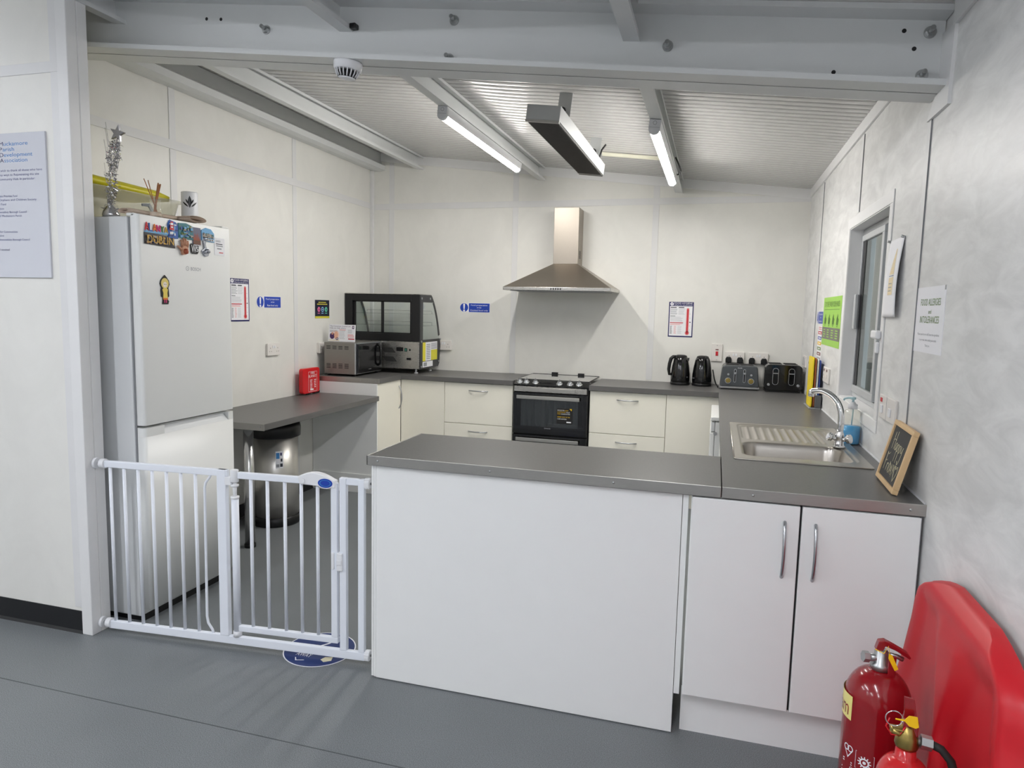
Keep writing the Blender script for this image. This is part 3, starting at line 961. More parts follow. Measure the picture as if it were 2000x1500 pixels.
st.build('guarantee_sticker', M_DARK, od)
bd = MB().box(.002, CW - .004, -.604, -.576, .12, .492, .003).build('lower_door', M_BLACKGLOSS, ck)
mb = MB(); mb.box(.036, CW - .062, -.640, -.628, .446, .474, .003)
mb.box(.05, .07, -.63, -.603, .452, .468); mb.box(CW - .10, CW - .08, -.63, -.603, .452, .468)
mb.build('handle', M_ALU, bd)
MB().text('ZANUSSI', .26, .548, .009, -.6048, M_GREYINK, w=.05).build('badge', M_GREYINK, od)

# ------------------------------------------------------------------ hood
hd = thing('cooker_hood', 'stainless steel chimney cooker hood on the wall above the cooker', 'cooker hood', (1.862, 0, 1.634))
hw = .434
MB().box(-hw, hw, -.50, 0, 0, .026, .002).build('lip', M_STAINLESS, hd)
mb = MB()
cx0, cx1, cd, ht_ = -.096, .110, -.20, .226
vs = [(-hw + .002, -.498, .026), (hw - .002, -.498, .026), (hw - .002, -.001, .026), (-hw + .002, -.001, .026), (cx0, cd, ht_), (cx1, cd, ht_), (cx1, -.001, ht_), (cx0, -.001, ht_)]
mb.faces(vs, [(0, 1, 5, 4), (1, 2, 6, 5), (3, 0, 4, 7), (4, 5, 6, 7)])
mb.build('canopy', M_STAINLESSV, hd)
cm = MB().box(cx0, cx1, cd, -.001, ht_, ht_ + .455, .002).build('chimney', M_STAINLESSV, hd)
mb = MB()
for k in range(8):
    mb.box(cx1 - .001, cx1 + .0008, cd + .045, cd + .12, ht_ + .05 + k * .008, ht_ + .054 + k * .008)
mb.build('vent_slots', M_DARK, cm)
mb = MB()
for k in range(5):
    mb.box(-.042 + k * .019, -.033 + k * .019, -.503, -.50, .006, .020, .001)
mb.build('buttons', M_BLACK, hd)
mb = MB(); mb.box(-.38, .38, -.47, -.06, -.004, 0); mb.build('grease_filter', M_GREYPL, hd)

# ------------------------------------------------------------------ child gate
A = Vector((.55, -3.505, 0))
gt = thing('safety_gate', 'white metal child safety gate across the kitchen entrance', 'gate', tuple(A), math.atan2(.105, 1.26))
fm = MB()
fm.box(0, .60, -.010, .010, .757, .786, .003)
fm.box(-.006, 1.215, -.010, .010, .022, .058, .003)
fm.box(.552, .594, -.013, .013, .058, .786, .003)
fm.box(1.106, 1.136, -.012, .012, .058, .789, .003)
fm.box(1.136, 1.20, -.010, .010, .761, .789, .003)
fm.box(1.187, 1.214, -.012, .012, .058, .789, .003)
fm.build('frame', M_GATE, gt)
for k in range(7):
    MB().cyl((.025 + k * .0697, 0, .057), (.025 + k * .0697, 0, .759), .0072, n=12).build('bar', M_GATE, gt)
MB().tube([(.516, 0, .76), (.512, 0, .748), (.492, 0, .722), (.487, 0, .70), (.483, 0, .13), (.488, 0, .10), (.508, 0, .072), (.512, 0, .056)], .0055, n=10).build('bent_bar', M_GATE, gt)
gd = MB()
gd.box(.648, .945, -.010, .010, .752, .780, .003)
gd.box(.62, 1.097, -.010, .010, .083, .109, .003)
gd.box(1.068, 1.096, -.011, .011, .109, .765, .003)
gd.cyl((.629, 0, .08), (.629, 0, .665), .0155, n=20)
gd = gd.build('gate_leaf', M_GATE, gt)
for x in (.704, .78, .859, .933, 1.006):
    MB().cyl((x, 0, .108), (x, 0, .756), .0072, n=12).build('bar', M_GATE, gd)
h = MB()
h.cyl((.629, 0, .735), (.629, 0, .788), .017, n=20, b=.003)
h.cyl((.629, 0, .716), (.629, 0, .724), .0165, n=20)
h.cyl((.629, 0, .665), (.629, 0, .735), .008, n=12)
h.cyl((.629, 0, .664), (.629, 0, .674), .018, n=20, b=.002)
h.box(.590, .618, -.014, .014, .722, .757, .002)
h.build('hinge', M_WHITEPL, gt)
MB().cyl((.629, 0, .058), (.629, 0, .082), .018, n=20).build('hinge', M_WHITEPL, gt)
lt = MB()
top = [(.925, .783)] + [(.925 + .165 * t, .783 + .024 * math.sin(PI * min(1, t * 1.05)) ** .9 - .008 * t) for t in [k / 12 for k in range(1, 13)]]
lt.prism([(.932, .752)] + top + [(1.09, .745), (1.04, .748)], 'y', -.016, .016, .004)
lt.cyl((.946, -.016, .768), (.946, -.020, .768), .012, n=20)
lt = lt.build('latch_handle', M_WHITEPL, gd)
em = MB()
em.disc(1.048, .764, .036, -.0165, M_WHITEPL, rz=.023)
em.disc(1.048, .764, .032, -.0172, M_BLUE, rz=.019)
em.annulus(1.048, .764, .021, .025, -.0178, M_SKYINK, e=.55)
em.build('emblem', M_BLUE, lt)
c = MB()
c.box(1.071, 1.084, -.017, .012, .405, .475, .003); c.box(1.096, 1.122, -.020, .013, .400, .475, .004); c.box(1.098, 1.120, -.024, -.02, .428, .448, .002)
c.build('lock_clip', M_WHITEPL, gt)
for (z) in (.772, .045):
    k = MB()
    for j in range(16):
        a = 2 * PI * j / 16
        k.box(1.217, 1.235, .019 * math.cos(a) - .003, .019 * math.cos(a) + .003, z + .019 * math.sin(a) - .003, z + .019 * math.sin(a) + .003)
    k.cyl((1.215, 0, z), (1.237, 0, z), .020, n=24, b=.002)
    k.build('tension_knob', M_WHITEPL, gt)
    MB().cyl((1.236, 0, z), (1.273, 0, z), .005, n=10).build('spindle', M_ZINC, gt)
    k = MB(); k.cyl((-.020, 0, z), (.004, 0, z), .021, n=24, b=.002); k.build('tension_knob', M_WHITEPL, gt)
    MB().cyl((-.047, 0, z), (-.018, 0, z), .005, n=10).build('spindle', M_ZINC, gt)
    k = MB(); k.cyl((-.0475, -.003, z), (-.036, -.002, z), .024, n=24, b=.002); k.build('wall_pad', M_WHITEPL, gt)

fs_ = thing('floor_sticker', 'round navy floor sticker about keeping a distance, under the gate', 'sticker', (1.51, -3.345, .0008), rot=(-PI / 2, 0, 0))
mb = MB(); mb.disc(0, 0, .153, 0, M_WHITEINK, n=56); mb.disc(0, 0, .148, -.0004, mat('sticker_navy', rgb(40, 58, 112), .4), n=56); mb.build('disc', M_NAVY, fs_)
mb = MB()
mb.text('2', -.02, .02, .075, -.0009, M_WHITEINK)
mb.text('METRES', -.035, -.046, .024, -.0009, M_WHITEINK, w=.075, al='c'); mb.text('AWAY', -.035, -.078, .028, -.0009, M_WHITEINK, w=.07, al='c')
mb.text('PLEASE STAY', 0, .105, .018, -.0009, M_WHITEINK, w=.12, al='c')
mb.faces([(-.06, -.0009, -.095), (-.045, -.0009, -.118), (-.01, -.0009, -.106), (-.012, -.0009, -.102), (-.043, -.0009, -.112), (-.056, -.0009, -.094)], [(0, 1, 4, 5), (1, 2, 3, 4)], M_WHITEINK)
mb.poly([(.06, -.055), (.09, -.045), (.10, -.075), (.075, -.095), (.052, -.08)], -.0009, mat('sticker_cream', rgb(214, 208, 180), .5))
mb.build('lettering', M_WHITEINK, fs_)

# ------------------------------------------------------------------ display case and microwave
dc = thing('cake_display_case', 'black and steel refrigerated cake display case with sliding glass doors in the corner', 'display case', (.012, -.49, HL + .001))
DW, DZ = .693, .04          # width, foot height
lo, mid, top = .04, .272, .665
cz = MB()
cz.box(.004, DW - .004, .004, .40, lo, mid - .002, .002)
cz.build('base', M_STAINLESS, dc)
fp = MB()
fp.box(.245, DW - .01, -.002, .004, lo + .01, mid - .004, .001)
pf = fp.build('control_panel', M_STAINLESS, dc)
for r in range(2):
    g = MB()
    for k in range(9):
        x = .352 + k * .0115 - r * .012
        z = .098 + r * .075
        g.faces([(x, -.0028, z + .042), (x + .008, -.0028, z + .042), (x + .042, -.0028, z), (x + .034, -.0028, z)], [(0, 1, 2, 3)])
    g.build('vent_grille', M_DARK, pf)
MB().box(.482, .545, -.006, -.002, .188, .222, .002).build('thermostat', M_BLACK, pf)
mb = MB(); mb.box(.557, .582, -.005, -.002, .186, .216, .002, m=M_BLACK); mb.box(.562, .577, -.0065, -.005, .19, .212, m=mat('switch_green', rgb(70, 130, 112), .4)); mb.build('rocker_switch', M_BLACK, pf)
MB().box(.600, .613, -.005, -.002, .193, .210, .001).build('indicator', M_BLACK, pf)
MB().box(.578, .617, -.010, -.002, .115, .135, .004).build('cable_exit', M_BLACK, pf)
# rear frame with two sliding glass doors
f = MB()
f.box(0, .065, -.004, .02, mid, top, .003)
f.box(DW - .075, DW, -.004, .02, mid, top, .003)
f.box(.065, DW - .075, -.004, .02, top - .058, top, .003)
f.box(.065, DW - .075, -.004, .02, mid, mid + .062, .003)
f.build('door_frame', M_BLACK, dc)
for (x0, x1, y0, nm) in ((.065, .355, .014, 'sliding_door'), (.335, DW - .07, .004, 'sliding_door')):
    d = MB()
    z0, z1 = mid + .058, top - .052
    d.box(x0, x0 + .025, y0, y0 + .008, z0, z1); d.box(x1 - .02, x1, y0, y0 + .008, z0, z1)
    d.box(x0, x1, y0, y0 + .008, z0, z0 + .014); d.box(x0, x1, y0, y0 + .008, z1 - .014, z1)
    d = d.build(nm, M_BLACK, dc)
    MB().box(x0 + .02, x1 - .016, y0 + .003, y0 + .005, z0 + .01, z1 - .01).build('pane', M_GLASS, d)
mb = MB(); mb.box(DW - .083, DW - .072, -.010, .0, .41, .51, .003); mb.build('door_pull', M_BLACK, dc)
# side cheeks: black frame round a pane, curved towards the wall
def curve(n=14):
    pts = []
    P0, P1, P2 = (.235, top), (.385, top - .12), (.447, .235)
    for k in range(n + 1):
        t = k / n
        pts.append(((1 - t) ** 2 * P0[0] + 2 * t * (1 - t) * P1[0] + t * t * P2[0], (1 - t) ** 2 * P0[1] + 2 * t * (1 - t) * P1[1] + t * t * P2[1]))
    return pts
cv = curve()
outer = [(.0, lo), (.0, top)] + cv + [(.425, lo + .03), (.40, lo)]
def inset_curve(d):
    return [(y - d * .85, z - d * .35) for (y, z) in cv]
ic = [p for p in inset_curve(.022) if p[1] < top - .062 and p[1] > mid + .015]
for (x0, x1) in ((-.006, 0.0), (DW, DW + .006)):
    s = MB()
    hole = [(.055, mid + .015), (.055, top - .062)] + [(ic[0][0] - .02, top - .062)] + ic + [(ic[-1][0] + .002, mid + .015)]
    # frame as strips between outer and hole outlines
    s.prism([(0, lo), (0, top), (.055, top), (.055, lo)], 'x', x0, x1)
    s.prism([(.055, lo), (.055, mid + .015), (.43, mid + .015), (cv[-1][0], cv[-1][1]), (.425, lo + .03), (.40, lo)], 'x', x0, x1)
    s.prism([(.055, top - .062), (.055, top), (.235, top)] + [p for p in cv if p[1] > top - .062] + [(ic[0][0] - .004, top - .062)], 'x', x0, x1)
    oc = [p for p in cv if p[1] <= top - .055 and p[1] >= mid + .01]
    ii = [(y - .024, z - .008) for (y, z) in oc]
    n = len(oc)
    vs = [(x0, *p) for p in oc] + [(x0, *p) for p in ii] + [(x1, *p) for p in oc] + [(x1, *p) for p in ii]
    fs = []
    for k in range(n - 1):
        fs += [(k, k + 1, n + k + 1, n + k), (2 * n + k, 3 * n + k, 3 * n + k + 1, 2 * n + k + 1), (k, 2 * n + k, 2 * n + k + 1, k + 1), (n + k, n + k + 1, 3 * n + k + 1, 3 * n + k)]
    s.faces(vs, fs)
    sp = s.build('side_panel', mat('case_side', rgb(52, 52, 54), .4), dc)
    xm = (x0 + x1) / 2
    MB().prism([(.05, mid + .01), (.05, top - .058)] + [(p[0] - .006, p[1]) for p in oc] + [(oc[-1][0] - .006, mid + .01)], 'x', xm - .001, xm + .001).build('side_pane', M_GLASS, dc)
    if x0 > .5:
        for (y, z) in ((.022, top - .03), (.20, top - .03), (.022, mid + .0), (.44, mid + .01), (.022, lo + .02), (.40, lo + .045)):
            MB().cyl((x1, y, z), (x1 + .006, y, z), .010, n=16, b=.002).build('bolt', M_SATIN, sp)
        lb = MB()
        X = x1 + .0012
        def lr(y0, y1, z0, z1, m, dx=0):
            lb.faces([(X + dx, y0, z0), (X + dx, y1, z0), (X + dx, y1, z1), (X + dx, y0, z1)], [(0, 1, 2, 3)], m)
        lr(.05, .37, .105, .265, M_PAPER)
        lr(.05, .11, .105, .265, mat('label_yellow', rgb(226, 216, 60), .5), .0006)
        lr(.23, .37, .105, .195, MATS['label_yellow'], .0006)
        for k in range(9):
            lr(.13, .21, .12 + k * .015, .127 + k * .015, M_GREYINK, .001)
        for k in range(5):
            lr(.23, .36, .203 + k * .011, .208 + k * .011, M_GREYINK, .001)
        lr(.05, .27, .052, .10, M_WHITEINK)
        lr(.07, .14, .06, .092, M_GREYINK, .0006)
        lb.build('rating_labels', M_PAPER, sp)
# curved front glass, towards the wall
vs, fs = [], []
for (y, z) in cv:
    vs += [(.0, y, z), (DW, y, z)]
for k in range(len(cv) - 1):
    fs.append((2 * k, 2 * k + 1, 2 * k + 3, 2 * k + 2))
mb = MB(); mb.faces(vs, fs, None, True); mb.build('curved_glass', M_GLASS, dc)
MB().box(-.004, DW + .004, -.006, .238, top, top + .006, .002).build('top_panel', M_STAINLESS, dc)
for z in (.40, .50):
    sh = MB().box(.01, DW - .01, .05, .33 if z > .45 else .36, z, z + .004).build('glass_shelf', M_GLASS, dc)
    MB().tube([(.03, .33, z + .02), (.03, .33, z + .028), (.04, .33, z + .03), (DW - .04, .33, z + .03), (DW - .03, .33, z + .028), (DW - .03, .33, z + .004)], .0022, n=6).build('shelf_rail', M_CHROME, sh)
for (x, y) in ((.05, .05), (DW - .05, .045), (.05, .34), (DW - .05, .34)):
    mb = MB(); mb.cyl((x, y, 0), (x, y, .010), .017, n=18, b=.003); mb.cyl((x, y, .009), (x, y, .041), .008, n=12); mb.build('foot', M_WHITEPL, dc)

mw = thing('microwave_oven', 'silver microwave oven with black door standing in front of the cake display case', 'microwave', (.07, -.935, HL + .001))
mw.rotation_euler = (0, 0, 0)
ML, MD, MH = .284, .44, .268
MB().box(.0, ML - .012, 0, MD, .014, MH, .004).build('casing', mat('mw_silver', rgb(138, 135, 130), 0.38, 0.55, var=0.02), mw)
v = MB()
for z0 in (.214, .062):
    for c_ in range(4):
        for r in range(4 if z0 < .1 else 3):
            x = .022 + c_ * .054
            v.box(x, x + .036, -.0006, .002, z0 + r * .0105, z0 + .0045 + r * .0105)
v.build('side_vents', M_DARK, mw)
MB().box(ML - .012, ML, 0, MD, .016, MH - .002, .003).build('front_frame', M_SATIN, mw)
dr = MB().box(ML - .002, ML + .012, .020, MD - .012, .024, MH - .01, .003).build('door', M_BLACKGLOSS, mw)
MB().box(ML + .0122, ML + .0128, .05, .30, .06, .20).build('door_window', mat('mw_glass', rgb(26, 26, 27), 0.15), dr)
MB().tube([(ML + .012, .355, .07), (ML + .034, .355, .085), (ML + .040, .355, .14), (ML + .040, .355, .18), (ML + .034, .355, .225), (ML + .012, .355, .245)], .010, n=12).build('handle', M_BLACKGLOSS, mw)
mb = MB(); mb.box(ML + .0126, ML + .0135, .19, .235, .045, .050); mb.build('badge', M_SATIN, dr)
for (x, y) in ((.03, .03), (ML - .03, .03), (.03, MD - .03), (ML - .03, MD - .03)):
    MB().cyl((x, y, 0), (x, y, .015), .013, n=14).build('foot', M_BLACK, mw)

lf = thing('leaflet_stand', 'clear stand with a white and pink help leaflet on top of the microwave', 'leaflet', (.064, -.86, HL + MH + .001), rot=(-.10, 0, 0))
LW, LH = .242, .140
MB().box(0, LW, -.003, 0, .002, LH, .0008).build('card', M_PAPER, lf)
MB().box(0, LW, -.02, .05, 0, .002).build('base', M_CLEARPL, lf)
p_ = MB()
y_ = -.0036
p_.text('The Consumer Council can', .012, .122, .0098, y_, mat('ink_purple', rgb(74, 40, 92), .5), w=.185)
p_.text('help you help others.', .012, .107, .0098, y_, MATS['ink_purple'], w=.145)
p_.rect(.212, .230, .108, .132, y_, MATS['ink_purple']); p_.rect(.217, .226, .116, .126, y_ - .0003, M_PAPER)
p_.bars(.012, .085, .092, 2, .008, .004, y_, M_GREYINK)
p_.disc(.062, .058, .038, y_, mat('ink_blush', rgb(244, 222, 218), .5), rz=.036)
p_.disc(.035, .048, .022, y_ - .0003, MATS['ink_purple'], rz=.026); p_.disc(.036, .066, .010, y_ - .0006, mat('ink_skin', rgb(206, 150, 132), .5)); p_.disc(.070, .055, .018, y_ - .0004, mat('ink_peach', rgb(232, 180, 152), .5), rz=.030)
p_.annulus(.080, .026, .006, .012, y_ - .0004, MATS['ink_purple'])
p_.bars(.098, .165, .100, 1, .01, .005, y_, M_PINKINK); p_.bars(.10, .15, .088, 6, .012, .004, y_, M_LIGHTINK)
p_.bars(.175, .215, .100, 4, .008, .004, y_, M_LIGHTINK); p_.bars(.175, .235, .062, 3, .009, .005, y_, M_PINKINK)
p_.rect(.180, .236, .022, .030, y_, M_RED)
p_.rect(.006, .10, .008, .016, y_, mat('ink_sand', rgb(226, 214, 190), .5))
p_.build('printing', M_DARKINK, lf)

# ------------------------------------------------------------------ wall plates
def plate(name, label, cat, loc, rz, w, h, d=.028, kind='twin', group=None):
    """local frame: x right, z up, centred; back on the wall at y = 0"""
    t = thing(name, label, cat, loc, rz, group)
    MB().box(-w / 2 + .002, w / 2 - .002, -d + .009, 0, -h / 2 + .002, h / 2 - .002, .002).build('back_box', M_SOCKET, t)
    MB().box(-w / 2, w / 2, -d, -d + .009, -h / 2, h / 2, .003).build('face_plate', M_SOCKET, t)
    y = -d - .0006
    if kind == 'twin':
        for s in (-1, 1):
            r = MB(); r.box(s * .010 - .006, s * .010 + .006, -d - .004, -d, .008, .028, .0015); r.build('rocker', M_WHITEPL, t)
            q = MB()
            cx = s * .043
            q.rect(cx - .002, cx + .002, .006, .014, y); q.rect(cx - .014, cx - .008, -.016, -.012, y); q.rect(cx + .008, cx + .014, -.016, -.012, y)
            q.build('pin_holes', M_DARK, t)
    return t
plate('twin_socket', 'white twin socket on the left wall above the lower desk', 'socket', (0, -1.525, 1.153), PI / 2, .148, .088, .02)
plate('twin_socket', 'white twin socket on the left wall half hidden behind the microwave', 'socket', (0, -.86, 1.135), PI / 2, .146, .086)
plate('twin_socket', 'white twin socket on the back wall peeking out beside the cake display case', 'socket', (.735, 0, 1.143), 0, .146, .086)
SA = plate('twin_socket', 'white twin socket with two plugs behind the grey toaster, next to the red switch', 'socket', (3.242, 0, 1.138), 0, .148, .088, .022)
SB = plate('twin_socket', 'white twin socket with two plugs between the grey and the black toaster', 'socket', (3.421, 0, 1.136), 0, .148, .088, .022)
def plug(x, z, label):
    t = thing('mains_plug', label, 'plug', (x, -.0226, z), 0)
    pts = [(-.022, -.026), (.022, -.026), (.024, .004), (.015, .022), (-.015, .022), (-.024, .004)]
    MB().prism(pts, 'y', -.030, 0, .005).build('body', M_BLACK, t)
    MB().tube([(0, -.015, -.026), (0, -.016, -.05), (.005, -.02, -.10), (.01, -.03, -.16)], .004, n=8).build('flex', M_BLACK, t)
plug(3.195, 1.120, 'black plug in the left half of the socket next to the red cooker switch')
plug(3.283, 1.118, 'black plug in the right half of the socket next to the red cooker switch')
plug(3.373, 1.118, 'black plug in the left half of the socket behind the two toasters, third from left')
plug(3.464, 1.116, 'black plug in the rightmost socket half, behind the black toaster')
t = plate('cooker_switch', 'white upright cooker switch plate with a red rocker above the grey toaster', 'switch', (3.103, 0, 1.169), 0, .086, .142, .012, 'none')
MB().box(-.010, .010, -.017, -.012, -.025, .010, .002).build('rocker', M_RED, t)
MB().box(-.012, .012, -.014, -.012, .020, .028, .001).build('neon', mat('neon_dark', rgb(92, 16, 20), .3), t)
for z in (.058, -.058):
    MB().cyl((0, -.012, z), (0, -.0135, z), .0035, n=10).build('screw', M_ZINC, t)
RZ = -PI / 2
t = plate('fused_spur', 'white twin spur plate on the right wall, the one furthest back near the corner', 'switch', (W, -.30, 1.145), RZ, .17, .086, .011, 'none')
mb = MB(); mb.rect(-.06, -.02, -.03, .03, -.0116, M_GREYINK); mb.rect(.015, .06, -.03, .03, -.0116, M_LIGHTINK); mb.build('marking', M_GREYINK, t)
t = plate('fused_spur', 'small white spur plate on the right wall just behind the chopping boards', 'switch', (W, -.62, 1.135), RZ, .10, .10, .012, 'none')
MB().box(-.03, -.015, -.014, -.012, .012, .028).build('neon', MATS['neon_dark'], t)
t = plate('fused_spur', 'white spur plate with two red neons on the right wall under the green poster', 'switch', (W, -1.385, 1.134), RZ, .20, .09, .012, 'none')
for x in (-.055, .045):
    MB().box(x - .01, x + .01, -.014, -.012, .022, .036).build('neon', MATS['neon_dark'], t)
    MB().box(x - .008, x + .012, -.016, -.012, -.02, .008, .002).build('rocker', M_SOCKET, t)
t = plate('double_switch', 'large white double switch with red neon on the right wall above the chalkboard', 'switch', (W, -2.945, 1.137), RZ, .25, .092, .012, 'none')
MB().box(-.105, -.075, -.014, -.012, .018, .034, .001).build('neon', M_RED, t)
for x in (-.075, .055):
    MB().box(x - .016, x + .016, -.017, -.012, -.024, .008, .002).build('rocker', M_WHITEPL, t)
MB().box(-.006, -.004, -.0126, -.012, -.046, .046).build('joint', M_GREYINK, t)

# ------------------------------------------------------------------ signs and posters
def hygiene(label, loc, rz, w=.196, h=.286):
    t = thing('hygiene_poster', label, 'poster', loc, rz, 'food hygiene posters')
    MB().box(0, w, -.0015, 0, 0, h).build('sheet', M_NAVY, t)
    q = MB(); y = -.0021
    q.rect(.008, w - .008, .010, h - .034, y, M_PAPER)
    q.text('FOOD HYGIENE', .042, h - .017, .0125, y, M_WHITEINK, w=w - .052)
    q.text('What you should know', .042, h - .029, .0075, y, M_WHITEINK, w=w - .052)
    q.disc(.022, h - .017, .013, y, M_WHITEINK); q.rect(.023, .036, h - .028, h - .008, y - .0003, M_WHITEINK); q.rect(.020, .026, h - .022, h - .012, y - .0006, M_NAVY)
    y = -.0027
    q.bars(.014, .065, h - .042, 1, .01, .007, y, M_DARKINK, .1); q.bars(.078, .125, h - .042, 1, .01, .007, y, M_DARKINK, .1)
    q.bars(.014, .075, h - .056, 6, .0085, .003, y, M_GREYINK); q.bars(.078, .132, h - .056, 6, .0085, .003, y, M_LIGHTINK)
    q.bars(.014, .055, h - .112, 1, .01, .006, y, M_GREYINK, .1); q.bars(.014, .115, h - .122, 5, .008, .003, y, M_LIGHTINK)
    q.rect(.012, .118, h - .172, h - .166, y, M_RED); q.bars(.014, .115, h - .178, 2, .006, .003, y, M_PINKINK)
    for k in range(8):
        q.bars(.014, .032, h - .196 - k * .0085, 1, .01, .005, y, M_GREYINK); q.bars(.045, .065, h - .196 - k * .0085, 1, .01, .003, y, M_PINKINK); q.bars(.075, .11, h - .196 - k * .0085, 1, .01, .003, y, M_LIGHTINK)
    q.build('printing', M_PAPER, t)
    g = MB()
    x = .152
    g.poly([(x + p[0], p[1]) for p in rrect(-.011, .011, .036, h - .048, .0105)], -.0033, M_PINKINK)
    g.poly([(x + p[0], p[1]) for p in rrect(-.006, .006, .040, h - .056, .0055)], -.0036, M_RED)
    g.disc(x, .034, .017, -.0033, M_PINKINK); g.disc(x, .034, .011, -.0036, M_RED)
    g.rect(x + .014, x + .026, .120, .126, -.0033, M_DARKINK)
    for k in range(5): g.rect(x + .014, x + .022, .06 + k * .032, .062 + k * .032, -.0033, M_GREYINK)
    g.build('thermometer', M_RED, t)
    return t
hygiene('blue and white FOOD HYGIENE poster on the left wall beside the fridge', (0, -1.968, 1.358), PI / 2)
hygiene('blue and white FOOD HYGIENE poster on the back wall above the kettles', (2.707, 0, 1.285), 0)

def prep(label, loc, rz, words, w=.284, h=.084):
    t = thing('food_prep_sign', label, 'sign', loc, rz, 'food preparation area signs')
    b = MB()
    b.poly([(p[0], p[1]) for p in rrect(.0, h, 0, h, h * .49, 8)], -.001, M_WHITEINK)
    b.box(h * .9, w, -.0014, 0, 0, h, 0, M_WHITEINK)
    b.disc(h / 2, h / 2, h * .455, -.0018, M_BLUE)
    b.rect(h * 1.03, w - .003, .003, h - .003, -.0018, M_BLUE)
    b.build('plate', M_WHITEINK, t)
    q = MB(); y = -.0024
    q.poly([(h / 2 - .0085, h * .86), (h / 2 - .0055, h * .33), (h / 2 + .0055, h * .33), (h / 2 + .0085, h * .86), (h / 2 + .004, h * .91), (h / 2 - .004, h * .91)], y, M_WHITEINK)
    q.disc(h / 2, h * .17, .0095, y, M_WHITEINK)
    cx = (h * 1.03 + w - .003) / 2
    q.text('Food preparation', cx, h * .70, .0115, y, M_WHITEINK, w=.155, al='c')
    q.text('area', cx, h * .46, .0105, y, M_WHITEINK, w=.042, al='c')
    q.text(words[0], cx, h * .155, .0125, y, M_WHITEINK, w=words[1], al='c')
    q.build('lettering', M_WHITEINK, t)
prep('blue Food preparation area sign reading Raw food only, on the left wall', (0, -1.693, 1.450), PI / 2, ('Raw food only', .125))
prep('blue Food preparation area sign reading Cooked food only, on the back wall', (.876, 0, 1.444), 0, ('Cooked food only', .165))
prep('small blue preparation area sign on the right wall left of the green poster', (W, -.765, 1.431), RZ, ('Vegetables only', .145))

t = thing('safety_poster', 'small dark navy poster with three coloured circles on the left wall above the microwave', 'poster', (0, -.952, 1.372), PI / 2)
MB().box(0, .214, -.0012, 0, 0, .148).build('sheet', mat('ink_midnight', rgb(26, 28, 52), .45), t)
q = MB(); y = -.0018
q.rect(0, .214, 0, .017, y, mat('ink_lemon', rgb(214, 204, 70), .5))
q.bars(.05, .165, .132, 1, .01, .006, y, MATS['ink_lemon'], .05); q.bars(.03, .185, .117, 1, .01, .006, y, MATS['ink_lemon'], .05)
for k, m in enumerate((mat('dot_pink', rgb(226, 110, 160), .5), mat('dot_sky', rgb(150, 200, 240), .5), mat('dot_mint', rgb(96, 196, 170), .5))):
    x = .055 + k * .054
    if k == 1: q.annulus(x, .072, .014, .020, y, m); q.rect(x - .012, x + .012, .069, .075, y, m)
    else: q.disc(x, .072, .020, y, m); q.rect(x - .003, x + .008, .062, .080, y - .0005, MATS['ink_midnight'])
    q.bars(x - .018, x + .018, .044, 1, .01, .005, y, m, .1)
q.build('printing', M_NAVY, t)

t = thing('handwash_poster', 'bright green wash your hands poster on the right wall beside the window', 'poster', (W, -1.05, 1.306), RZ)
PW, PH = .655, .292
MB().box(0, PW, -.0015, 0, 0, PH).build('sheet', M_LIME, t)
q = MB(); y = -.0021
q.text('STAY SAFE, WASH YOUR HANDS', PW / 2, PH - .058, .032, y, M_LIMEDARK, w=.56, al='c')
q.rect(.05, PW - .05, PH - .076, PH - .073, y, M_LIMEDARK)
q.rect(0, PW, .038, .110, y, M_TAUPE)
for k in range(4):
    x = .10 + k * .15
    q.bars(x - .045, x + .045, .098, 4, .014, .006, y - .0006, M_LIME, .3)
    for j in range(5):
        a = 1.1 + j * .22
        q.poly([(x - .03 + j * .012, .13), (x - .02 + j * .012, .13), (x - .005 + j * .014, .175 + .015 * math.sin(j * 1.3)), (x - .013 + j * .014, .178 + .015 * math.sin(j * 1.3))], y, M_LIMEDARK)
    q.annulus(x, .145, .030, .034, y, M_LIMEDARK, e=.8)
q.build('printing', M_LIMEDARK, t)

t = thing('colour_code_chart', 'narrow white colour code chart on the right wall above the chopping boards', 'poster', (W, -.86, 1.13), RZ)
MB().box(0, .20, -.0012, 0, 0, .29).build('sheet', M_PAPER, t)
q = MB(); y = -.0018
q.bars(.03, .17, .283, 2, .012, .006, y, M_PINKINK, .1)
for k, m in enumerate((M_RED, M_BLUE, M_YELLOW, M_GREENINK, mat('ink_brown', rgb(128, 70, 48), .5), M_GREYINK, M_PINKINK)):
    z = .235 - k * .034
    q.rect(.02, .18, z, z + .020, y, m); q.rect(.05, .15, z + .006, z + .013, y - .0004, M_WHITEINK)
q.build('printing', M_GREYINK, t)

t = thing('sailing_notice', 'curling laminated notice with a beige sail picture pinned to the right wall by the window', 'notice', (W, -2.74, 1.486), RZ)
vs, fs = [], []
nx, nz = 6, 20
def bulge(u, v):     # 0 at the pinned top, belly in the middle, free bottom edge
    return -.003 - .013 * math.sin(PI * min(1, (1 - v) * .8)) * (.35 + .65 * u) - .006 * (1 - v)
for j in range(nz + 1):
    for i in range(nx + 1):
        u, v = i / nx, j / nz
        vs.append((u * .235, bulge(u, v), v * .300))
for j in range(nz):
    for i in range(nx):
        a = j * (nx + 1) + i
        fs.append((a, a + 1, a + nx + 2, a + nx + 1))
mb = MB(); mb.faces(vs, fs, None, True)
o = mb.build('sheet', M_PAPER, t)
md = o.modifiers.new('s', 'SOLIDIFY'); md.thickness = .0006; md.offset = 1.0
def on_sheet(q):
    for v in q.bm.verts:
        v.co.y = bulge(v.co.x / .235, v.co.z / .300) - .0014 + v.co.y
    return q
q = MB()
m_s = mat('ink_beige', rgb(234, 216, 176), .5)
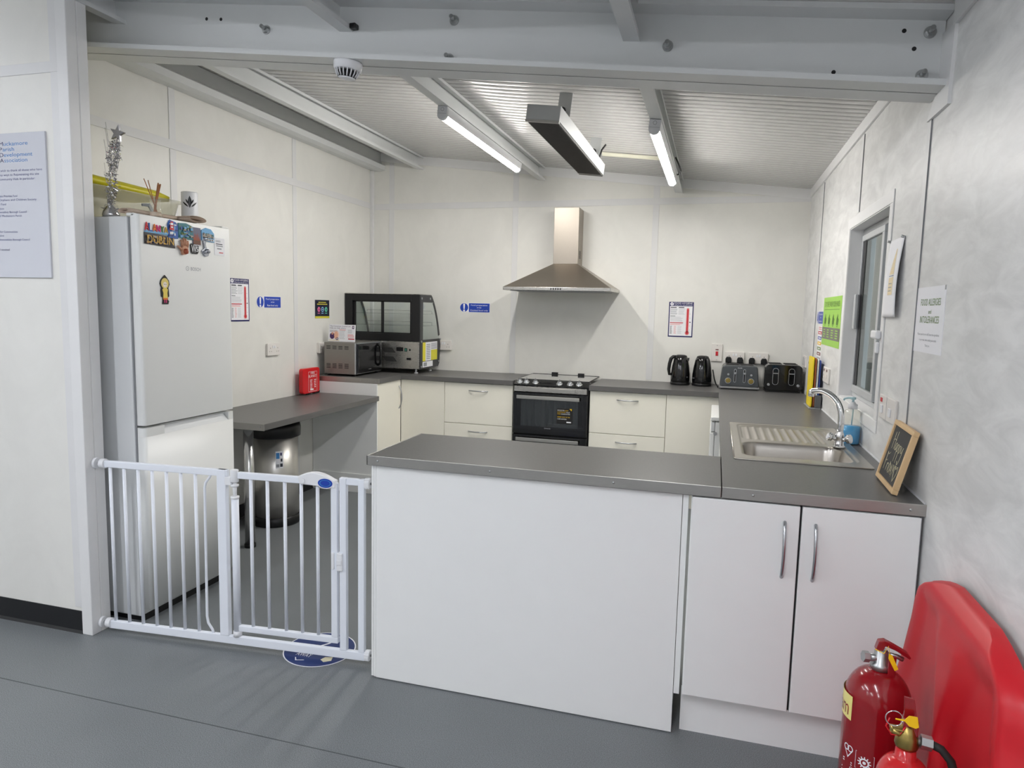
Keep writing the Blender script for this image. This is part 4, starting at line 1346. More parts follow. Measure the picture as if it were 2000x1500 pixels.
for k in range(6):
    z0 = .163 + k * .016; z1 = z0 + .0155
    f0, f1 = k / 6, (k + 1) / 6
    q.poly([(.088 + .065 * f0, z0), (.165, z0), (.165, z1), (.088 + .065 * f1, z1)], 0, m_s)
for k in range(4):
    z0 = .085 + k * .017
    q.rect(.085, .168, z0, z0 + .0165, 0, m_s)
q.rect(.085, .168, .156, .160, 0, M_GREYINK)
q.bars(.095, .155, .130, 3, .014, .003, -.0005, M_GREYINK)
on_sheet(q).build('sail_picture', m_s, t)
for x in (.012, .223):
    MB().cyl((x, -.0, .296), (x, -.014, .300), .005, n=12).build('drawing_pin', M_ZINC, t)

t = thing('allergy_notice', 'white FOOD ALLERGIES and INTOLERANCES notice on the right wall', 'notice', (W, -3.195, 1.374), RZ)
MB().box(0, .312, -.0012, 0, 0, .212).build('sheet', M_PAPER, t)
q = MB(); y = -.0018
q.text('FOOD ALLERGIES', .165, .152, .022, y, M_GREENINK, w=.215, al='c')
q.text('and', .165, .126, .013, y, M_GREENINK, w=.032, al='c')
q.text('INTOLERANCES', .165, .096, .022, y, M_GREENINK, w=.205, al='c')
q.text('Please speak to our staff about the ingredients', .165, .056, .0075, y, M_GREYINK, w=.235, al='c')
q.text('in your meal, when making your order.', .165, .038, .0075, y, M_GREYINK, w=.19, al='c')
q.text('Thank you', .165, .020, .0075, y, M_GREYINK, w=.05, al='c')
q.build('lettering', M_GREENINK, t)
MB().box(.300, .312, -.0016, -.0012, .198, .212).build('tape', M_GREYPL, t)

t = thing('thank_you_board', 'large pale sign board with blue lettering thanking funders on the partition wall', 'sign', (-.054, -3.5545, 1.571), 0)
MB().box(0, .420, -.008, 0, 0, .604, .0008).build('board', M_SIGN, t)
q = MB(); y = -.0086
ax = .054
for k, s in enumerate(('Muckamore', 'Parish', 'Development', 'Association')):
    z = .553 - k * .0228
    wid = {'Muckamore': .158, 'Parish': .082, 'Development': .182, 'Association': .152}[s]
    full = text_data(s)[2]; first = text_data(s[0])[2] * wid / full
    q.text(s[0], ax + .114, z, .0165, y, M_NAVY, w=first)
    q.text(s[1:], ax + .114 + first + .0025, z, .0165, y, M_SKYINK, w=wid - first - .0025)
q.build('heading', M_NAVY, t)
q = MB()
def rt(s, x1, z, h, w, m=M_DARKINK): q.text(s, ax + x1, z, h, y, m, w=w, al='r')
ink = mat('ink_slate_blue', rgb(72, 76, 130), .5)
rt('We wish to thank all those who have', .344, .446, .0095, .262, ink)
rt('contributed in many ways to Rejuvenating this site', .326, .428, .0095, .335, ink)
rt('as a Community Hub. In particular:', .303, .410, .0095, .235, ink)
q.build('paragraph', M_NAVY, t)
q = MB()
for s, x1, z, w in (('Department for Communities Priorities Fund', .200, .340, .235), ('Presbyterian Orphans and Children Society', .306, .324, .30), ('The Community Fund', .135, .306, .13), ('Housing Association', .122, .288, .12),
                    ('Newtownabbey Borough Council', .248, .273, .19), ('The people of Muckamore Parish', .220, .257, .20), ('Department for Communities', .192, .190, .175), ('Creative Initiative', .114, .174, .11), ('Newtownabbey Borough Council', .258, .157, .19)):
    if s == 'Department for Communities':
        q.build('funder_list', M_NAVY, t)
        q = MB()
    rt(s, x1, z, .0088, w, ink)
q.build('funder_list', M_NAVY, t)
q = MB()
rt('Thank you to all involved', .142, .114, .0092, .15, M_NAVY)
q.build('closing_line', M_NAVY, t)

# ------------------------------------------------------------------ fire blanket
t = thing('fire_blanket', 'red fire blanket case standing on the lower desk against the wall', 'fire blanket', (.050, -1.262, .7855), PI / 2)
MB().prism(rrect(0, .235, .012, .206, .022), 'y', -.035, 0, .008).build('case', M_REDFB, t)
q = MB(); y = -.0358
q.text('FIRE', .135, .158, .020, y, M_WHITEINK, w=.055, al='c')
q.text('BLANKET', .135, .133, .020, y, M_WHITEINK, w=.112, al='c')
q.bars(.098, .130, .115, 7, .011, .004, y, M_WHITEINK); q.bars(.155, .182, .115, 5, .014, .006, y, M_WHITEINK)
q.rect(.10, .145, .032, .044, y, M_WHITEINK)
for a in (((.075, .195, .176, .178)), ((.075, .195, .022, .024)), ((.075, .077, .022, .178)), ((.193, .195, .022, .178))):
    q.rect(*a, y, M_WHITEINK)
q.build('lettering', M_WHITEINK, t)
for x in (.10, .19):
    MB().box(x - .018, x + .018, -.033, -.004, 0, .018, .003).build('pull_strap', M_BLACK, t)
MB().box(.238, .256, -.025, .0, 0, .020, .005).build('wall_hook', M_BLACK, t)

# ------------------------------------------------------------------ kettles and toasters
def kettle(label, loc, rz):
    t = thing('electric_kettle', label, 'kettle', loc, rz, 'black kettles')
    MB().lathe([(.074, 0), (.077, .004), (.077, .018), (.074, .022)], n=40).build('power_base', M_BLACK, t)
    MB().lathe([(.074, .022), (.076, .04), (.075, .09), (.068, .15), (.058, .20), (.050, .222), (.04, .226)], n=44).build('body', M_BLACKGLOSS, t)
    MB().lathe([(.048, .222), (.044, .232), (.030, .238), (0, .240)], n=36).build('lid', M_BLACK, t)
    MB().tube([(.040, 0, .222), (.062, 0, .222), (.080, 0, .205), (.090, 0, .165), (.094, 0, .12), (.088, 0, .082), (.070, 0, .080)], [.013, .014, .0145, .0135, .013, .012, .010], n=14).build('handle', M_BLACK, t)
    MB().prism([(-.040, .205), (-.063, .220), (-.064, .205), (-.054, .17)], 'y', -.022, .022, .006).build('spout', M_BLACKGLOSS, t)
    MB().box(-.014, .014, -.0785, -.074, .055, .066, .002).build('switch', M_SATIN, t)
    return t
kettle('black kettle with its handle to the left, the leftmost of the two kettles', (2.830, -.16, HR + .001), PI * 1.08)
kettle('black kettle with a cord behind it, beside the grey toaster', (2.998, -.170, HR + .001), -PI / 2 + .55)
tag(MB().tube([(3.078, -.09, HR + .125), (3.084, -.10, HR + .10), (3.094, -.13, HR + .055), (3.108, -.17, HR + .02), (3.120, -.20, HR + .0075), (3.124, -.26, HR + .0065)], .005, n=8).build('kettle_cord', M_BLACK),
    'black cord running from the right kettle to behind the grey toaster', 'cord')

t = thing('toaster', 'slate grey four slice toaster with a chrome foot between kettles and black toaster', 'toaster', (3.277, -.225, HR + .001), 0)
gm = mat('toaster_grey', rgb(70, 74, 78), .3, 0.1, coat=.3)
MB().prism([(-.142, .022), (.142, .022), (.128, .170), (.115, .184), (-.115, .184), (-.128, .170)], 'y', -.125, .125, .012).build('body', gm, t)
MB().box(-.146, .146, -.130, .130, .008, .024, .004).build('foot_band', M_CHROME, t)
MB().box(-.13, .13, -.11, .11, 0, .009).build('base', M_BLACK, t)
mb = MB()
for y0 in (-.075, .025):
    for x0 in (-.098, .008):
        mb.box(x0, x0 + .09, y0, y0 + .05, .1835, .1865, .002)
mb.build('slot_surround', M_DARK, t)
for s in (-1, 1):
    sl = MB(); x = s * .034
    sl.poly([(x + p[0], p[1]) for p in rrect(-.0085, .0085, .055, .158, .008)], -.1256, M_SATIN); sl.poly([(x + p[0], p[1]) for p in rrect(-.005, .005, .059, .154, .0045)], -.1262, M_BLACK)
    sl.build('lever_slot', M_SATIN, t)
    MB().box(x - .010, x + .010, -.140, -.122, .118, .132, .003).build('lever', M_SATIN, t)
    k = MB(); k.cyl((s * .083, -.126, .068), (s * .083, -.142, .068), .018, n=24, b=.003); k = k.build('dial', M_BRASS, t)
    MB().annulus(s * .083, .068, .019, .023, -.1264).build('dial_ring', M_SATIN, k)
    MB().cyl((s * .083, -.124, .115), (s * .083, -.131, .115), .008, n=16).build('button', M_SATIN, t)
mb = MB(); mb.text('Breville', 0, .163, .007, -.1262, M_WHITEINK, w=.03, al='c'); mb.build('badge', M_WHITEINK, t)

t = thing('toaster', 'glossy black four slice toaster in the corner by the right wall', 'toaster', (3.585, -.255, HR + .001), 0)
MB().prism(rrect(-.130, .130, .012, .205, .034, 6), 'y', -.13, .13, .008, smooth=True).build('body', M_BLACKGLOSS, t)
MB().box(-.12, .12, -.12, .12, 0, .014).build('base', M_BLACK, t)
mb = MB()
for y0 in (-.08, .03):
    for x0 in (-.098, .010):
        mb.box(x0, x0 + .088, y0, y0 + .05, .2045, .209, .003)
mb.build('slot_surround', M_BLACKMATTE, t)
for s in (-1, 1):
    x = s * .056
    sl = MB()
    o_ = rrect(x - .021, x + .021, .055, .180, .020, 8); i_ = rrect(x - .018, x + .018, .058, .177, .017, 8)
    n = len(o_)
    sl.faces([(p[0], -.1312, p[1]) for p in o_] + [(p[0], -.1312, p[1]) for p in i_], [(k, (k + 1) % n, n + (k + 1) % n, n + k) for k in range(n)])
    sl.build('lever_surround', M_SATIN, t)
    MB().box(x - .017, x + .017, -.142, -.130, .138, .144, .001).build('lever', M_SATIN, t)
    k = MB(); k.cyl((s * .103, -.130, .056), (s * .103, -.143, .056), .010, n=20, b=.002); k.build('dial', M_SATIN, t)

# ------------------------------------------------------------------ sink, tap and the things round it
def sdrr(x, y, cx, cy, hx, hy, r):
    qx, qy = abs(x - cx) - hx + r, abs(y - cy) - hy + r
    return math.hypot(max(qx, 0), max(qy, 0)) + min(max(qx, qy), 0) - r
def smooth(a, b, x):
    t = max(0, min(1, (x - a) / (b - a)))
    return t * t * (3 - 2 * t)
sk = thing('kitchen_sink', 'stainless steel inset sink with ribbed drainer set in the right worktop', 'sink', (3.435, -2.53, HR))
HXS, HYS = .253, .478
def sink_z(x, y):
    z = .0035
    z -= .0022 * smooth(-.004, -.016, sdrr(x, y, 0, 0, HXS, HYS, .02)) * 0
    z += .0010 - .0045 * smooth(0, -.010, sdrr(x, y, 0, .02, .223, .425, .05))
    d = sdrr(x, y, -.005, -.225, .205, .175, .07)          # bowl
    if d < .004:
        z -= .135 * smooth(.004, -.030, d) + .010 * smooth(-.03, -.15, d)
    dd = sdrr(x, y, -.005, .215, .205, .205, .05)           # drainer
    if dd < 0:
        z -= .004 * smooth(0, -.010, dd)
        w = smooth(-.006, -.03, dd)
        ph = (x + .21 + .10 * (y - .215) * max(0, x) * 1.2) / .036
        z += .0052 * w * (.5 + .5 * math.cos(2 * PI * ph)) ** 2
    dt = math.hypot(x - .190, y + .060)                     # tap ledge
    z += .002 * smooth(.045, .03, dt)
    return z
xs = [-HXS + 2 * HXS * i / 130 for i in range(131)]
ys = [-HYS + 2 * HYS * j / 170 for j in range(171)]
vs = [(x, y, sink_z(x, y)) for y in ys for x in xs]
n = len(xs)
fs = [(j * n + i, j * n + i + 1, (j + 1) * n + i + 1, (j + 1) * n + i) for j in range(len(ys) - 1) for i in range(n - 1)]
mb = MB()
mb.faces(vs, fs, None, True)
mb.build('basin', M_SINK, sk)
mb = MB()   # rolled outer edge
mb.tube([(-HXS, -HYS + .015, .0022)] + [(-HXS + .012 - .012 * math.cos(a), -HYS + .012 - .012 * math.sin(a), .0022) for a in (.4, .8, 1.2, PI / 2)] +
        [(HXS - .012 + .012 * math.sin(a), -HYS + .012 - .012 * math.cos(a), .0022) for a in (0, .4, .8, 1.2, PI / 2)] +
        [(HXS - .012 + .012 * math.cos(a), HYS - .012 + .012 * math.sin(a), .0022) for a in (0, .4, .8, 1.2, PI / 2)] +
        [(-HXS + .012 - .012 * math.sin(a), HYS - .012 + .012 * math.cos(a), .0022) for a in (0, .4, .8, 1.2, PI / 2)] + [(-HXS, -HYS + .015, .0022)], .0032, n=8)
mb.build('rim', M_SINK, sk)
mb = MB(); mb.lathe([(.042, 0), (.038, .003), (.02, .001), (0, .0005)], (-.005, -.225, -.140), n=32); mb.build('waste', M_CHROME, sk)

tp = thing('mixer_tap', 'chrome kitchen mixer tap with a swan neck spout standing on the sink', 'tap', (3.628, -2.59, HR + .0045))
mb = MB(); mb.lathe([(.026, 0), (.026, .006), (.020, .012), (.018, .035), (.020, .045), (.018, .06), (.014, .068), (.013, .08)], n=32); mb.build('body', M_CHROME, tp)
sp = [(0, 0, .07), (.002, 0, .11), (0, .003, .150), (-.010, .012, .185), (-.028, .026, .212), (-.052, .046, .230), (-.076, .064, .238), (-.098, .080, .236), (-.112, .089, .230)]
sm_ = []
for k in range(len(sp) - 1):
    a, b_ = Vector(sp[k]), Vector(sp[k + 1])
    p0 = Vector(sp[max(0, k - 1)]); p3 = Vector(sp[min(len(sp) - 1, k + 2)])
    for j in range(4):
        t = j / 4
        sm_.append(.5 * ((2 * a) + (-p0 + b_) * t + (2 * p0 - 5 * a + 4 * b_ - p3) * t * t + (-p0 + 3 * a - 3 * b_ + p3) * t ** 3))
sm_.append(Vector(sp[-1]))
MB().tube(sm_, .0135, n=16).build('spout', M_CHROME, tp)
mb = MB(); mb.cyl((-.113, .090, .238), (-.115, .091, .207), .0125, .0135, n=20, b=.002); mb.build('aerator', M_CHROME, tp)
for s in (-1, 1):
    ax = Vector((s * .8, -.6 * (1 if s > 0 else .2), .25)).normalized()
    o_ = Vector((0, 0, .032))
    h = MB(); h.cyl(o_ + ax * .012, o_ + ax * .032, .010, n=16)
    h.cyl(o_ + ax * .030, o_ + ax * .036, .012, .019, n=24); h.cyl(o_ + ax * .036, o_ + ax * .052, .019, .020, n=24, b=.003)
    h = h.build('tap_handle', M_CHROME, tp)
    c = MB(); c.cyl(o_ + ax * .052, o_ + ax * .0528, .013, n=20); c.build('indice', M_WHITEPL, h)

so = thing('soap_bottle', 'clear pump bottle of blue liquid soap beside the tap', 'soap bottle', (3.697, -2.45, HR + .0005))
MB().lathe([(.036, 0), (.039, .004), (.039, .128), (.037, .142), (.030, .152), (.018, .157), (.018, .165)], n=40).build('bottle', M_CLEARPL, so)
lq = mat('blue_soap', rgb(40, 160, 224), .12, var=.02)
MB().lathe([(.034, .002), (.0375, .006), (.0375, .082), (0, .082)], n=40).build('liquid', lq, so)
MB().lathe([(.020, .160), (.020, .180), (.012, .184), (.010, .192)], n=28).build('collar', M_WHITEPL, so)
mb = MB(); mb.cyl((0, 0, .19), (0, 0, .206), .005, n=12); mb.cyl((0, 0, .202), (0, 0, .213), .012, .011, n=20, b=.002); mb.tube([(0, 0, .208), (-.02, .004, .208), (-.034, .007, .204), (-.038, .008, .196)], .0045, n=8)
mb.build('pump_head', mat('pale_blue_plastic', rgb(176, 208, 214), .35), so)
MB().cyl((0, 0, .085), (.003, 0, .162), .003, n=8).build('dip_tube', MATS['pale_blue_plastic'], so)

cb = thing('chalkboard', 'small wood framed chalkboard reading Happy Friday propped against the right wall', 'chalkboard', (3.676, -3.128, HR + .0035), rot=(0, 0, 0))
R0 = Matrix.Rotation(RZ - .03, 4, 'Z') @ Matrix.Rotation(-.24, 4, 'X')
cb.rotation_euler = R0.to_euler()
CWD, CHT, FR = .285, .215, .016
fr_ = MB()
fr_.box(0, CWD, -.010, .008, 0, FR, .0015); fr_.box(0, CWD, -.010, .008, CHT - FR, CHT, .0015)
fr_.box(0, FR, -.010, .008, FR, CHT - FR, .0015); fr_.box(CWD - FR, CWD, -.010, .008, FR, CHT - FR, .0015)
fr_.build('frame', M_WOOD, cb)
MB().box(FR - .002, CWD - FR + .002, -.004, .004, FR - .002, CHT - FR + .002).build('slate', M_SLATE, cb)
q = MB()
def stroke(pts, r=.0010):
    q.tube([(p[0], -.0045, p[1]) for p in pts], r, n=5)
def curve_(pts, k=5):
    out = []
    for i in range(len(pts) - 1):
        a, b_ = Vector(pts[i]), Vector(pts[i + 1]); p0 = Vector(pts[max(0, i - 1)]); p3 = Vector(pts[min(len(pts) - 1, i + 2)])
        for j in range(k):
            t = j / k
            out.append(tuple(.5 * ((2 * a) + (-p0 + b_) * t + (2 * p0 - 5 * a + 4 * b_ - p3) * t * t + (-p0 + 3 * a - 3 * b_ + p3) * t ** 3)))
    out.append(tuple(pts[-1])); return out
X0, Z0 = .060, .118
stroke([(X0, Z0 + .060), (X0 + .004, Z0)]); stroke([(X0 + .030, Z0 + .066), (X0 + .030, Z0 + .002)]); stroke(curve_([(X0 - .006, Z0 + .030), (X0 + .012, Z0 + .036), (X0 + .034, Z0 + .034)]))
def small_a(x): stroke(curve_([(x + .018, Z0 + .026), (x + .006, Z0 + .028), (x, Z0 + .014), (x + .006, Z0 + .002), (x + .016, Z0 + .010), (x + .019, Z0 + .024), (x + .020, Z0 + .004)]))
small_a(X0 + .044)
for x in (X0 + .074, X0 + .102):
    stroke([(x, Z0 + .028), (x + .002, Z0 - .034)]); stroke(curve_([(x, Z0 + .022), (x + .012, Z0 + .028), (x + .018, Z0 + .015), (x + .010, Z0 + .002), (x, Z0 + .006)]))
stroke(curve_([(X0 + .130, Z0 + .028), (X0 + .134, Z0 + .008), (X0 + .146, Z0 + .010), (X0 + .152, Z0 + .028)])); stroke(curve_([(X0 + .152, Z0 + .028), (X0 + .148, Z0 - .020), (X0 + .136, Z0 - .034), (X0 + .128, Z0 - .022)]))
X1, Z1 = .046, .040
stroke([(X1, Z1 + .062), (X1 + .002, Z1)]); stroke(curve_([(X1 - .004, Z1 + .062), (X1 + .014, Z1 + .056), (X1 + .030, Z1 + .066)])); stroke(curve_([(X1, Z1 + .034), (X1 + .012, Z1 + .032), (X1 + .022, Z1 + .038)]))
stroke([(X1 + .036, Z1 + .028), (X1 + .037, Z1)]); stroke(curve_([(X1 + .036, Z1 + .020), (X1 + .044, Z1 + .029), (X1 + .052, Z1 + .027)]))
stroke([(X1 + .060, Z1 + .028), (X1 + .060, Z1 + .002)])
stroke([(X1 + .072, Z1 + .040), (X1 + .072, Z1)]); stroke(curve_([(X1 + .072, Z1 + .036), (X1 + .090, Z1 + .026), (X1 + .088, Z1 + .006), (X1 + .072, Z1)]))
stroke([(X1 + .096, Z1), (X1 + .106, Z1 + .036), (X1 + .116, Z1)]); stroke([(X1 + .099, Z1 + .013), (X1 + .113, Z1 + .013)])
stroke([(X1 + .122, Z1 + .038), (X1 + .131, Z1 + .018)]); stroke([(X1 + .142, Z1 + .040), (X1 + .126, Z1 - .004)])
hx, hz = X1 + .168, Z1 + .010
stroke(curve_([(hx, hz - .022), (hx - .020, hz + .012), (hx - .014, hz + .030), (hx - .002, hz + .020), (hx + .012, hz + .032), (hx + .020, hz + .012), (hx, hz - .022)]))
q.build('chalk_writing', M_CHALK, cb)
MB().box(.10, .185, .008, .012, .02, CHT - .03).build('prop_leg', M_BLACKMATTE, cb)

# chopping boards in their rack
rk = thing('board_rack', 'grey rack holding coloured chopping boards against the right wall', 'rack', (3.664, -1.03, HR + .0005), RZ)
MB().box(-.02, .238, -.004, .066, 0, .006, .002).build('base', M_GREYPL, rk)
MB().box(.216, .234, .03, .066, .006, .085, .003).build('end_block', mat('rack_grey', rgb(92, 94, 96), .45), rk)
MB().box(.0, .018, .006, .066, .006, .085, .003).build('end_block', MATS['rack_grey'], rk)
for (nm, c_, dx, dy, hz_) in (('yellow', (232, 206, 40), .006, 0, .318), ('brown', (150, 84, 44), .021, .028, .312), ('white', (206, 214, 214), .034, .055, .308), ('blue', (44, 66, 140), .046, .085, .300)):
    pos = {'yellow': 'the front one facing the room', 'brown': 'second from the front', 'white': 'third, between the brown and the blue', 'blue': 'rearmost against the wall'}[nm]
    o = MB().prism(rrect(.020, .213, .008, hz_, .018, 5), 'y', 0, .0095, .002).build('chopping_board', mat('board_' + nm, rgb(*c_), .5), loc=(3.664 + dx, -1.03, HR + .001), rot=(0, 0, RZ))
    tag(o, '%s chopping board standing in the grey rack, %s' % (nm, pos), 'chopping board', 'colour coded chopping boards')

# alarm contact on the window
sn = thing('window_sensor', 'white two piece alarm contact on the edge of the window frame', 'sensor', (W - .001, -2.70, 1.395), RZ)
MB().box(-.075, .03, -.026, -.004, 0, .036, .008).build('transmitter', M_WHITEPL, sn)
MB().box(-.012, .012, -.018, -.004, -.058, -.012, .006).build('magnet', M_WHITEPL, sn)

# ------------------------------------------------------------------ on top of the fridge
FZ = 1.8495
FD = 1.8585
tb = thing('storage_tub', 'clear plastic tub with a yellow lid on top of the fridge', 'tub', (.232, -3.095, FZ))
tb.rotation_euler = (0, 0, PI / 2)
mb = MB()
def shell(z, hx, hy, r): return [(p[0], p[1], z) for p in rrect(-hx, hx, -hy, hy, r, 6)]
loops = [shell(.0, .25, .12, .05), shell(.01, .265, .13, .055), shell(.132, .292, .155, .06), shell(.139, .312, .168, .065), shell(.147, .312, .168, .065)]
n = len(loops[0])
vs = [v for l in loops for v in l]
fs = [tuple(range(n))] + [(k * n + i, k * n + (i + 1) % n, (k + 1) * n + (i + 1) % n, (k + 1) * n + i) for k in range(len(loops) - 1) for i in range(n)]
mb.faces(vs, fs, None, True)
mb.build('tub', M_TUB, tb)
lid = MB()
lo_ = [shell(.148, .285, .160, .06), shell(.168, .285, .162, .06), shell(.188, .24, .13, .06), shell(.196, .14, .07, .04)]
vs = [v for l in lo_ for v in l]
lid.faces(vs, [tuple(range(n))[::-1]] + [(k * n + i, k * n + (i + 1) % n, (k + 1) * n + (i + 1) % n, (k + 1) * n + i) for k in range(3) for i in range(n)] + [tuple(3 * n + i for i in range(n))], None, True)
lid.build('lid', mat('lid_yellow', rgb(206, 196, 30), .4), tb, loc=(-.065, 0, 0), rot=(0, .03, 0))
tag(MB().prism([(.0, .0), (.018, .006), (-.04, .085), (-.09, .078), (-.09, .066), (-.05, .068)], 'x', .440, .446, .001).build('scraper', mat('scraper_grey', rgb(104, 112, 116), .5), loc=(0, -3.05, FZ + .014)),
    'grey bladed kitchen scraper standing in front of the clear tub on the fridge', 'utensil')

tn_ = thing('star_decoration', 'silver tinsel table decoration topped with a glitter star on the fridge', 'decoration', (.470, -3.345, FZ + .001))
tn_.scale = (1.12, 1.12, 1.14)
msil = mat('tinsel', rgb(214, 214, 218), .12, 1.0, var=.2, scale=90)
mb = MB()
rr = random.Random(3)
path = [(0, 0, 0), (.004, 0, .06), (.010, 0, .13), (.018, 0, .20), (.028, 0, .262), (.040, 0, .292)]
def onp(t):
    f = t * (len(path) - 1); k = min(int(f), len(path) - 2); u = f - k
    return Vector(path[k]).lerp(Vector(path[k + 1]), u)
for k in range(760):
    t = rr.random() ** .9
    c = onp(t * .93)
    R_ = .030 if t < .08 else .021 + .006 * math.sin(t * 19)
    a, b_ = rr.random() * 2 * PI, rr.uniform(-.7, .7)
    d = Vector((math.cos(a), math.sin(a), b_)).normalized()
    p = c + d * R_ * rr.uniform(.45, 1.25)
    e = Vector((rr.uniform(-1, 1), rr.uniform(-1, 1), rr.uniform(-1, 1))).normalized() * rr.uniform(.004, .009)
    g = e.cross(d).normalized() * rr.uniform(.0012, .003)
    mb.faces([Vector((v_.x, v_.y, max(.002, v_.z))) for v_ in (c + d * .004, p - g, p + e, p + g)], [(0, 1, 2, 3)])
for k in range(26):
    a = rr.random() * 2 * PI
    z0 = rr.uniform(.10, .25)
    c = onp(z0 / .30)
    L_ = rr.uniform(.03, .075)
    mb.tube([c, c + Vector((math.cos(a) * .02, math.sin(a) * .02, .02)), c + Vector((math.cos(a) * .028, math.sin(a) * .028, .02 + L_))], .0007, n=4)
mb.build('tinsel', msil, tn_)
mb = MB(); mb.lathe([(.030, 0), (.032, .01), (.024, .03), (.010, .045), (.006, .06)], n=14); mb.build('weight', msil, tn_)
st_ = [( .034 * math.cos(PI / 2 + k * PI / 5) * (1 if k % 2 == 0 else .42) , .034 * math.sin(PI / 2 + k * PI / 5) * (1 if k % 2 == 0 else .42)) for k in range(10)]
MB().prism(st_, 'y', -.006, .006, .0015).build('star', mat('glitter', rgb(160, 160, 164), .35, .9, var=.35, scale=400), tn_, loc=(.048, 0, .315), rot=(0, .25, .1))
MB().cyl((.036, 0, .24), (.047, 0, .30), .0015, n=8).build('star_wire', msil, tn_)

rd = thing('reed_diffuser', 'glass reed diffuser bottle with brown sticks at the front edge of the fridge top', 'diffuser', (.628, -3.255, FD))
rd.scale = (1.15, 1.15, 1.28)
MB().lathe([(.022, 0), (.025, .004), (.025, .012), (.021, .034), (.0185, .050), (.0205, .058), (.021, .062)], n=28).build('bottle', M_CLEARPL, rd)
MB().lathe([(.0215, .003), (.0225, .006), (.021, .018), (0, .018)], n=28).build('oil', mat('diffuser_oil', rgb(196, 176, 158), .2), rd)
mred = mat('reed', rgb(158, 104, 66), .7)
for (dx, dy, h_, r_) in ((-.012, -.040, .128, .0016), (-.002, -.030, .124, .0016), (.004, .016, .116, .0042), (.006, .024, .118, .003), (.0, .020, .122, .0025)):
    MB().cyl((-dx * .3, -dy * .35, .006), (dx, dy, h_), r_, n=8).build('reed', mred, rd)

vz = thing('ceramic_vase', 'white cylindrical ceramic pot with a black leaf motif on the fridge', 'pot', (.456, -2.84, FZ))
MB().lathe([(.038, 0), (.040, .004), (.040, .188), (.0385, .191), (.036, .188), (.036, .02), (0, .018)], n=40).build('pot', M_WHITEPL, vz)
q = MB()
def leaf(x, z, L_, w_, a):
    pts = []
    for k in range(13):
        t = k / 12; pts.append((w_ * math.sin(PI * t), L_ * t))
    for k in range(11, 0, -1):
        t = k / 12; pts.append((-w_ * math.sin(PI * t), L_ * t))
    c_, s_ = math.cos(a), math.sin(a)
    q.poly([(x + p[0] * c_ - p[1] * s_, z + p[0] * s_ + p[1] * c_) for p in pts], 0)
leaf(0, .108, .062, .009, 0); leaf(-.006, .113, .042, .004, .85); leaf(.006, .113, .042, .004, -.85); leaf(-.007, .128, .028, .0035, .45); leaf(.007, .128, .028, .0035, -.45)
dirn = math.atan2(-5.87 + 2.86, 3.08 - .40)
bmesh.ops.triangulate(q.bm, faces=q.bm.faces[:])
bmesh.ops.subdivide_edges(q.bm, edges=q.bm.edges[:], cuts=1)
for v in q.bm.verts:
    a = dirn + v.co.x / .040
    v.co = Vector((.0405 * math.cos(a), .0405 * math.sin(a), v.co.z))
q.build('leaf_motif', M_BLACK, vz)

mpap = mat('newsprint', rgb(186, 168, 152), .8, var=.12, scale=60)
def roll(name, label, x0, y0, x1, y1, hw, hh, seed, z=FD):
    """a loosely folded newspaper: oval spiral swept from end to end"""
    o = MB()
    ang0 = math.atan2(y1 - y0, x1 - x0); L_ = math.hypot(x1 - x0, y1 - y0)
    sec = []
    for k in range(46):
        t = k / 45
        a = 2 * PI * 2.6 * t + seed
        k_ = 1 - .72 * t
        sec.append((hw * (1 - .35 * t) * math.cos(a), hh + hh * k_ * math.sin(a)))
    vs = [(0, p[0], p[1]) for p in sec] + [(L_, p[0], p[1]) for p in sec]
    n = len(sec)
    o.faces(vs, [(k, k + 1, n + k + 1, n + k) for k in range(n - 1)], None, True)
    ob = o.build(name, mpap, loc=(x0, y0, z), rot=(0, 0, ang0))
    m_ = ob.modifiers.new('s', 'SOLIDIFY'); m_.thickness = .0012
    return tag(ob, label, 'newspaper', 'newspapers on the fridge')
roll('folded_newspaper', 'folded newspaper with its brown rolled end showing at the front right of the fridge top', .668, -3.035, .44, -3.035, .066, .0175, .4)
roll('folded_newspaper', 'flattened grey newspaper lying behind the reed diffuser on the fridge', .585, -3.39, .585, -3.105, .034, .014, 2.0)

# ------------------------------------------------------------------ magnets on the fridge door (local: x along the door, z up)
FX = .6625
def mag(name, label, y, z, rz=0.0):
    t = thing(name, label, 'magnet', (FX, y, z), PI / 2, 'souvenir magnets on the fridge')
    if rz: t.rotation_euler = (Matrix.Rotation(PI / 2, 4, 'Z') @ Matrix.Rotation(rz, 4, 'Y')).to_euler()
    return t
def chips(q, x0, x1, z0, z1, n, cols, y, seed, s=(.006, .016)):
    r = random.Random(seed)
    for k in range(n):
        w_, h_ = r.uniform(*s), r.uniform(*s) * .7
        x = r.uniform(x0, x1 - w_); z = r.uniform(z0, z1 - h_)
        q.rect(x, x + w_, z, z + h_, y - k * .00012, cols[r.randrange(len(cols))])
mm = {k: mat('magnet_' + k, rgb(*v), .4) for k, v in dict(red=(200, 40, 50), orange=(228, 120, 50), pink=(222, 60, 130), green=(70, 130, 70), gold=(214, 170, 70), blue=(40, 90, 170), sky=(110, 170, 214), teal=(50, 120, 130), brown=(110, 70, 50), tan=(176, 130, 90), dark=(48, 42, 46), stone=(170, 160, 150), navy=(34, 50, 110), grass=(90, 120, 60), flesh=(190, 140, 112), rust=(160, 80, 54)).items()}
t = mag('letter_magnet', 'magnet of multicoloured letters spelling ALANYA, top left of the fridge door', -3.362, 1.782)
MB().box(.004, .140, -.004, 0, .0, .012, .001, m=mm['sky']).build('strip', mm['sky'], t)
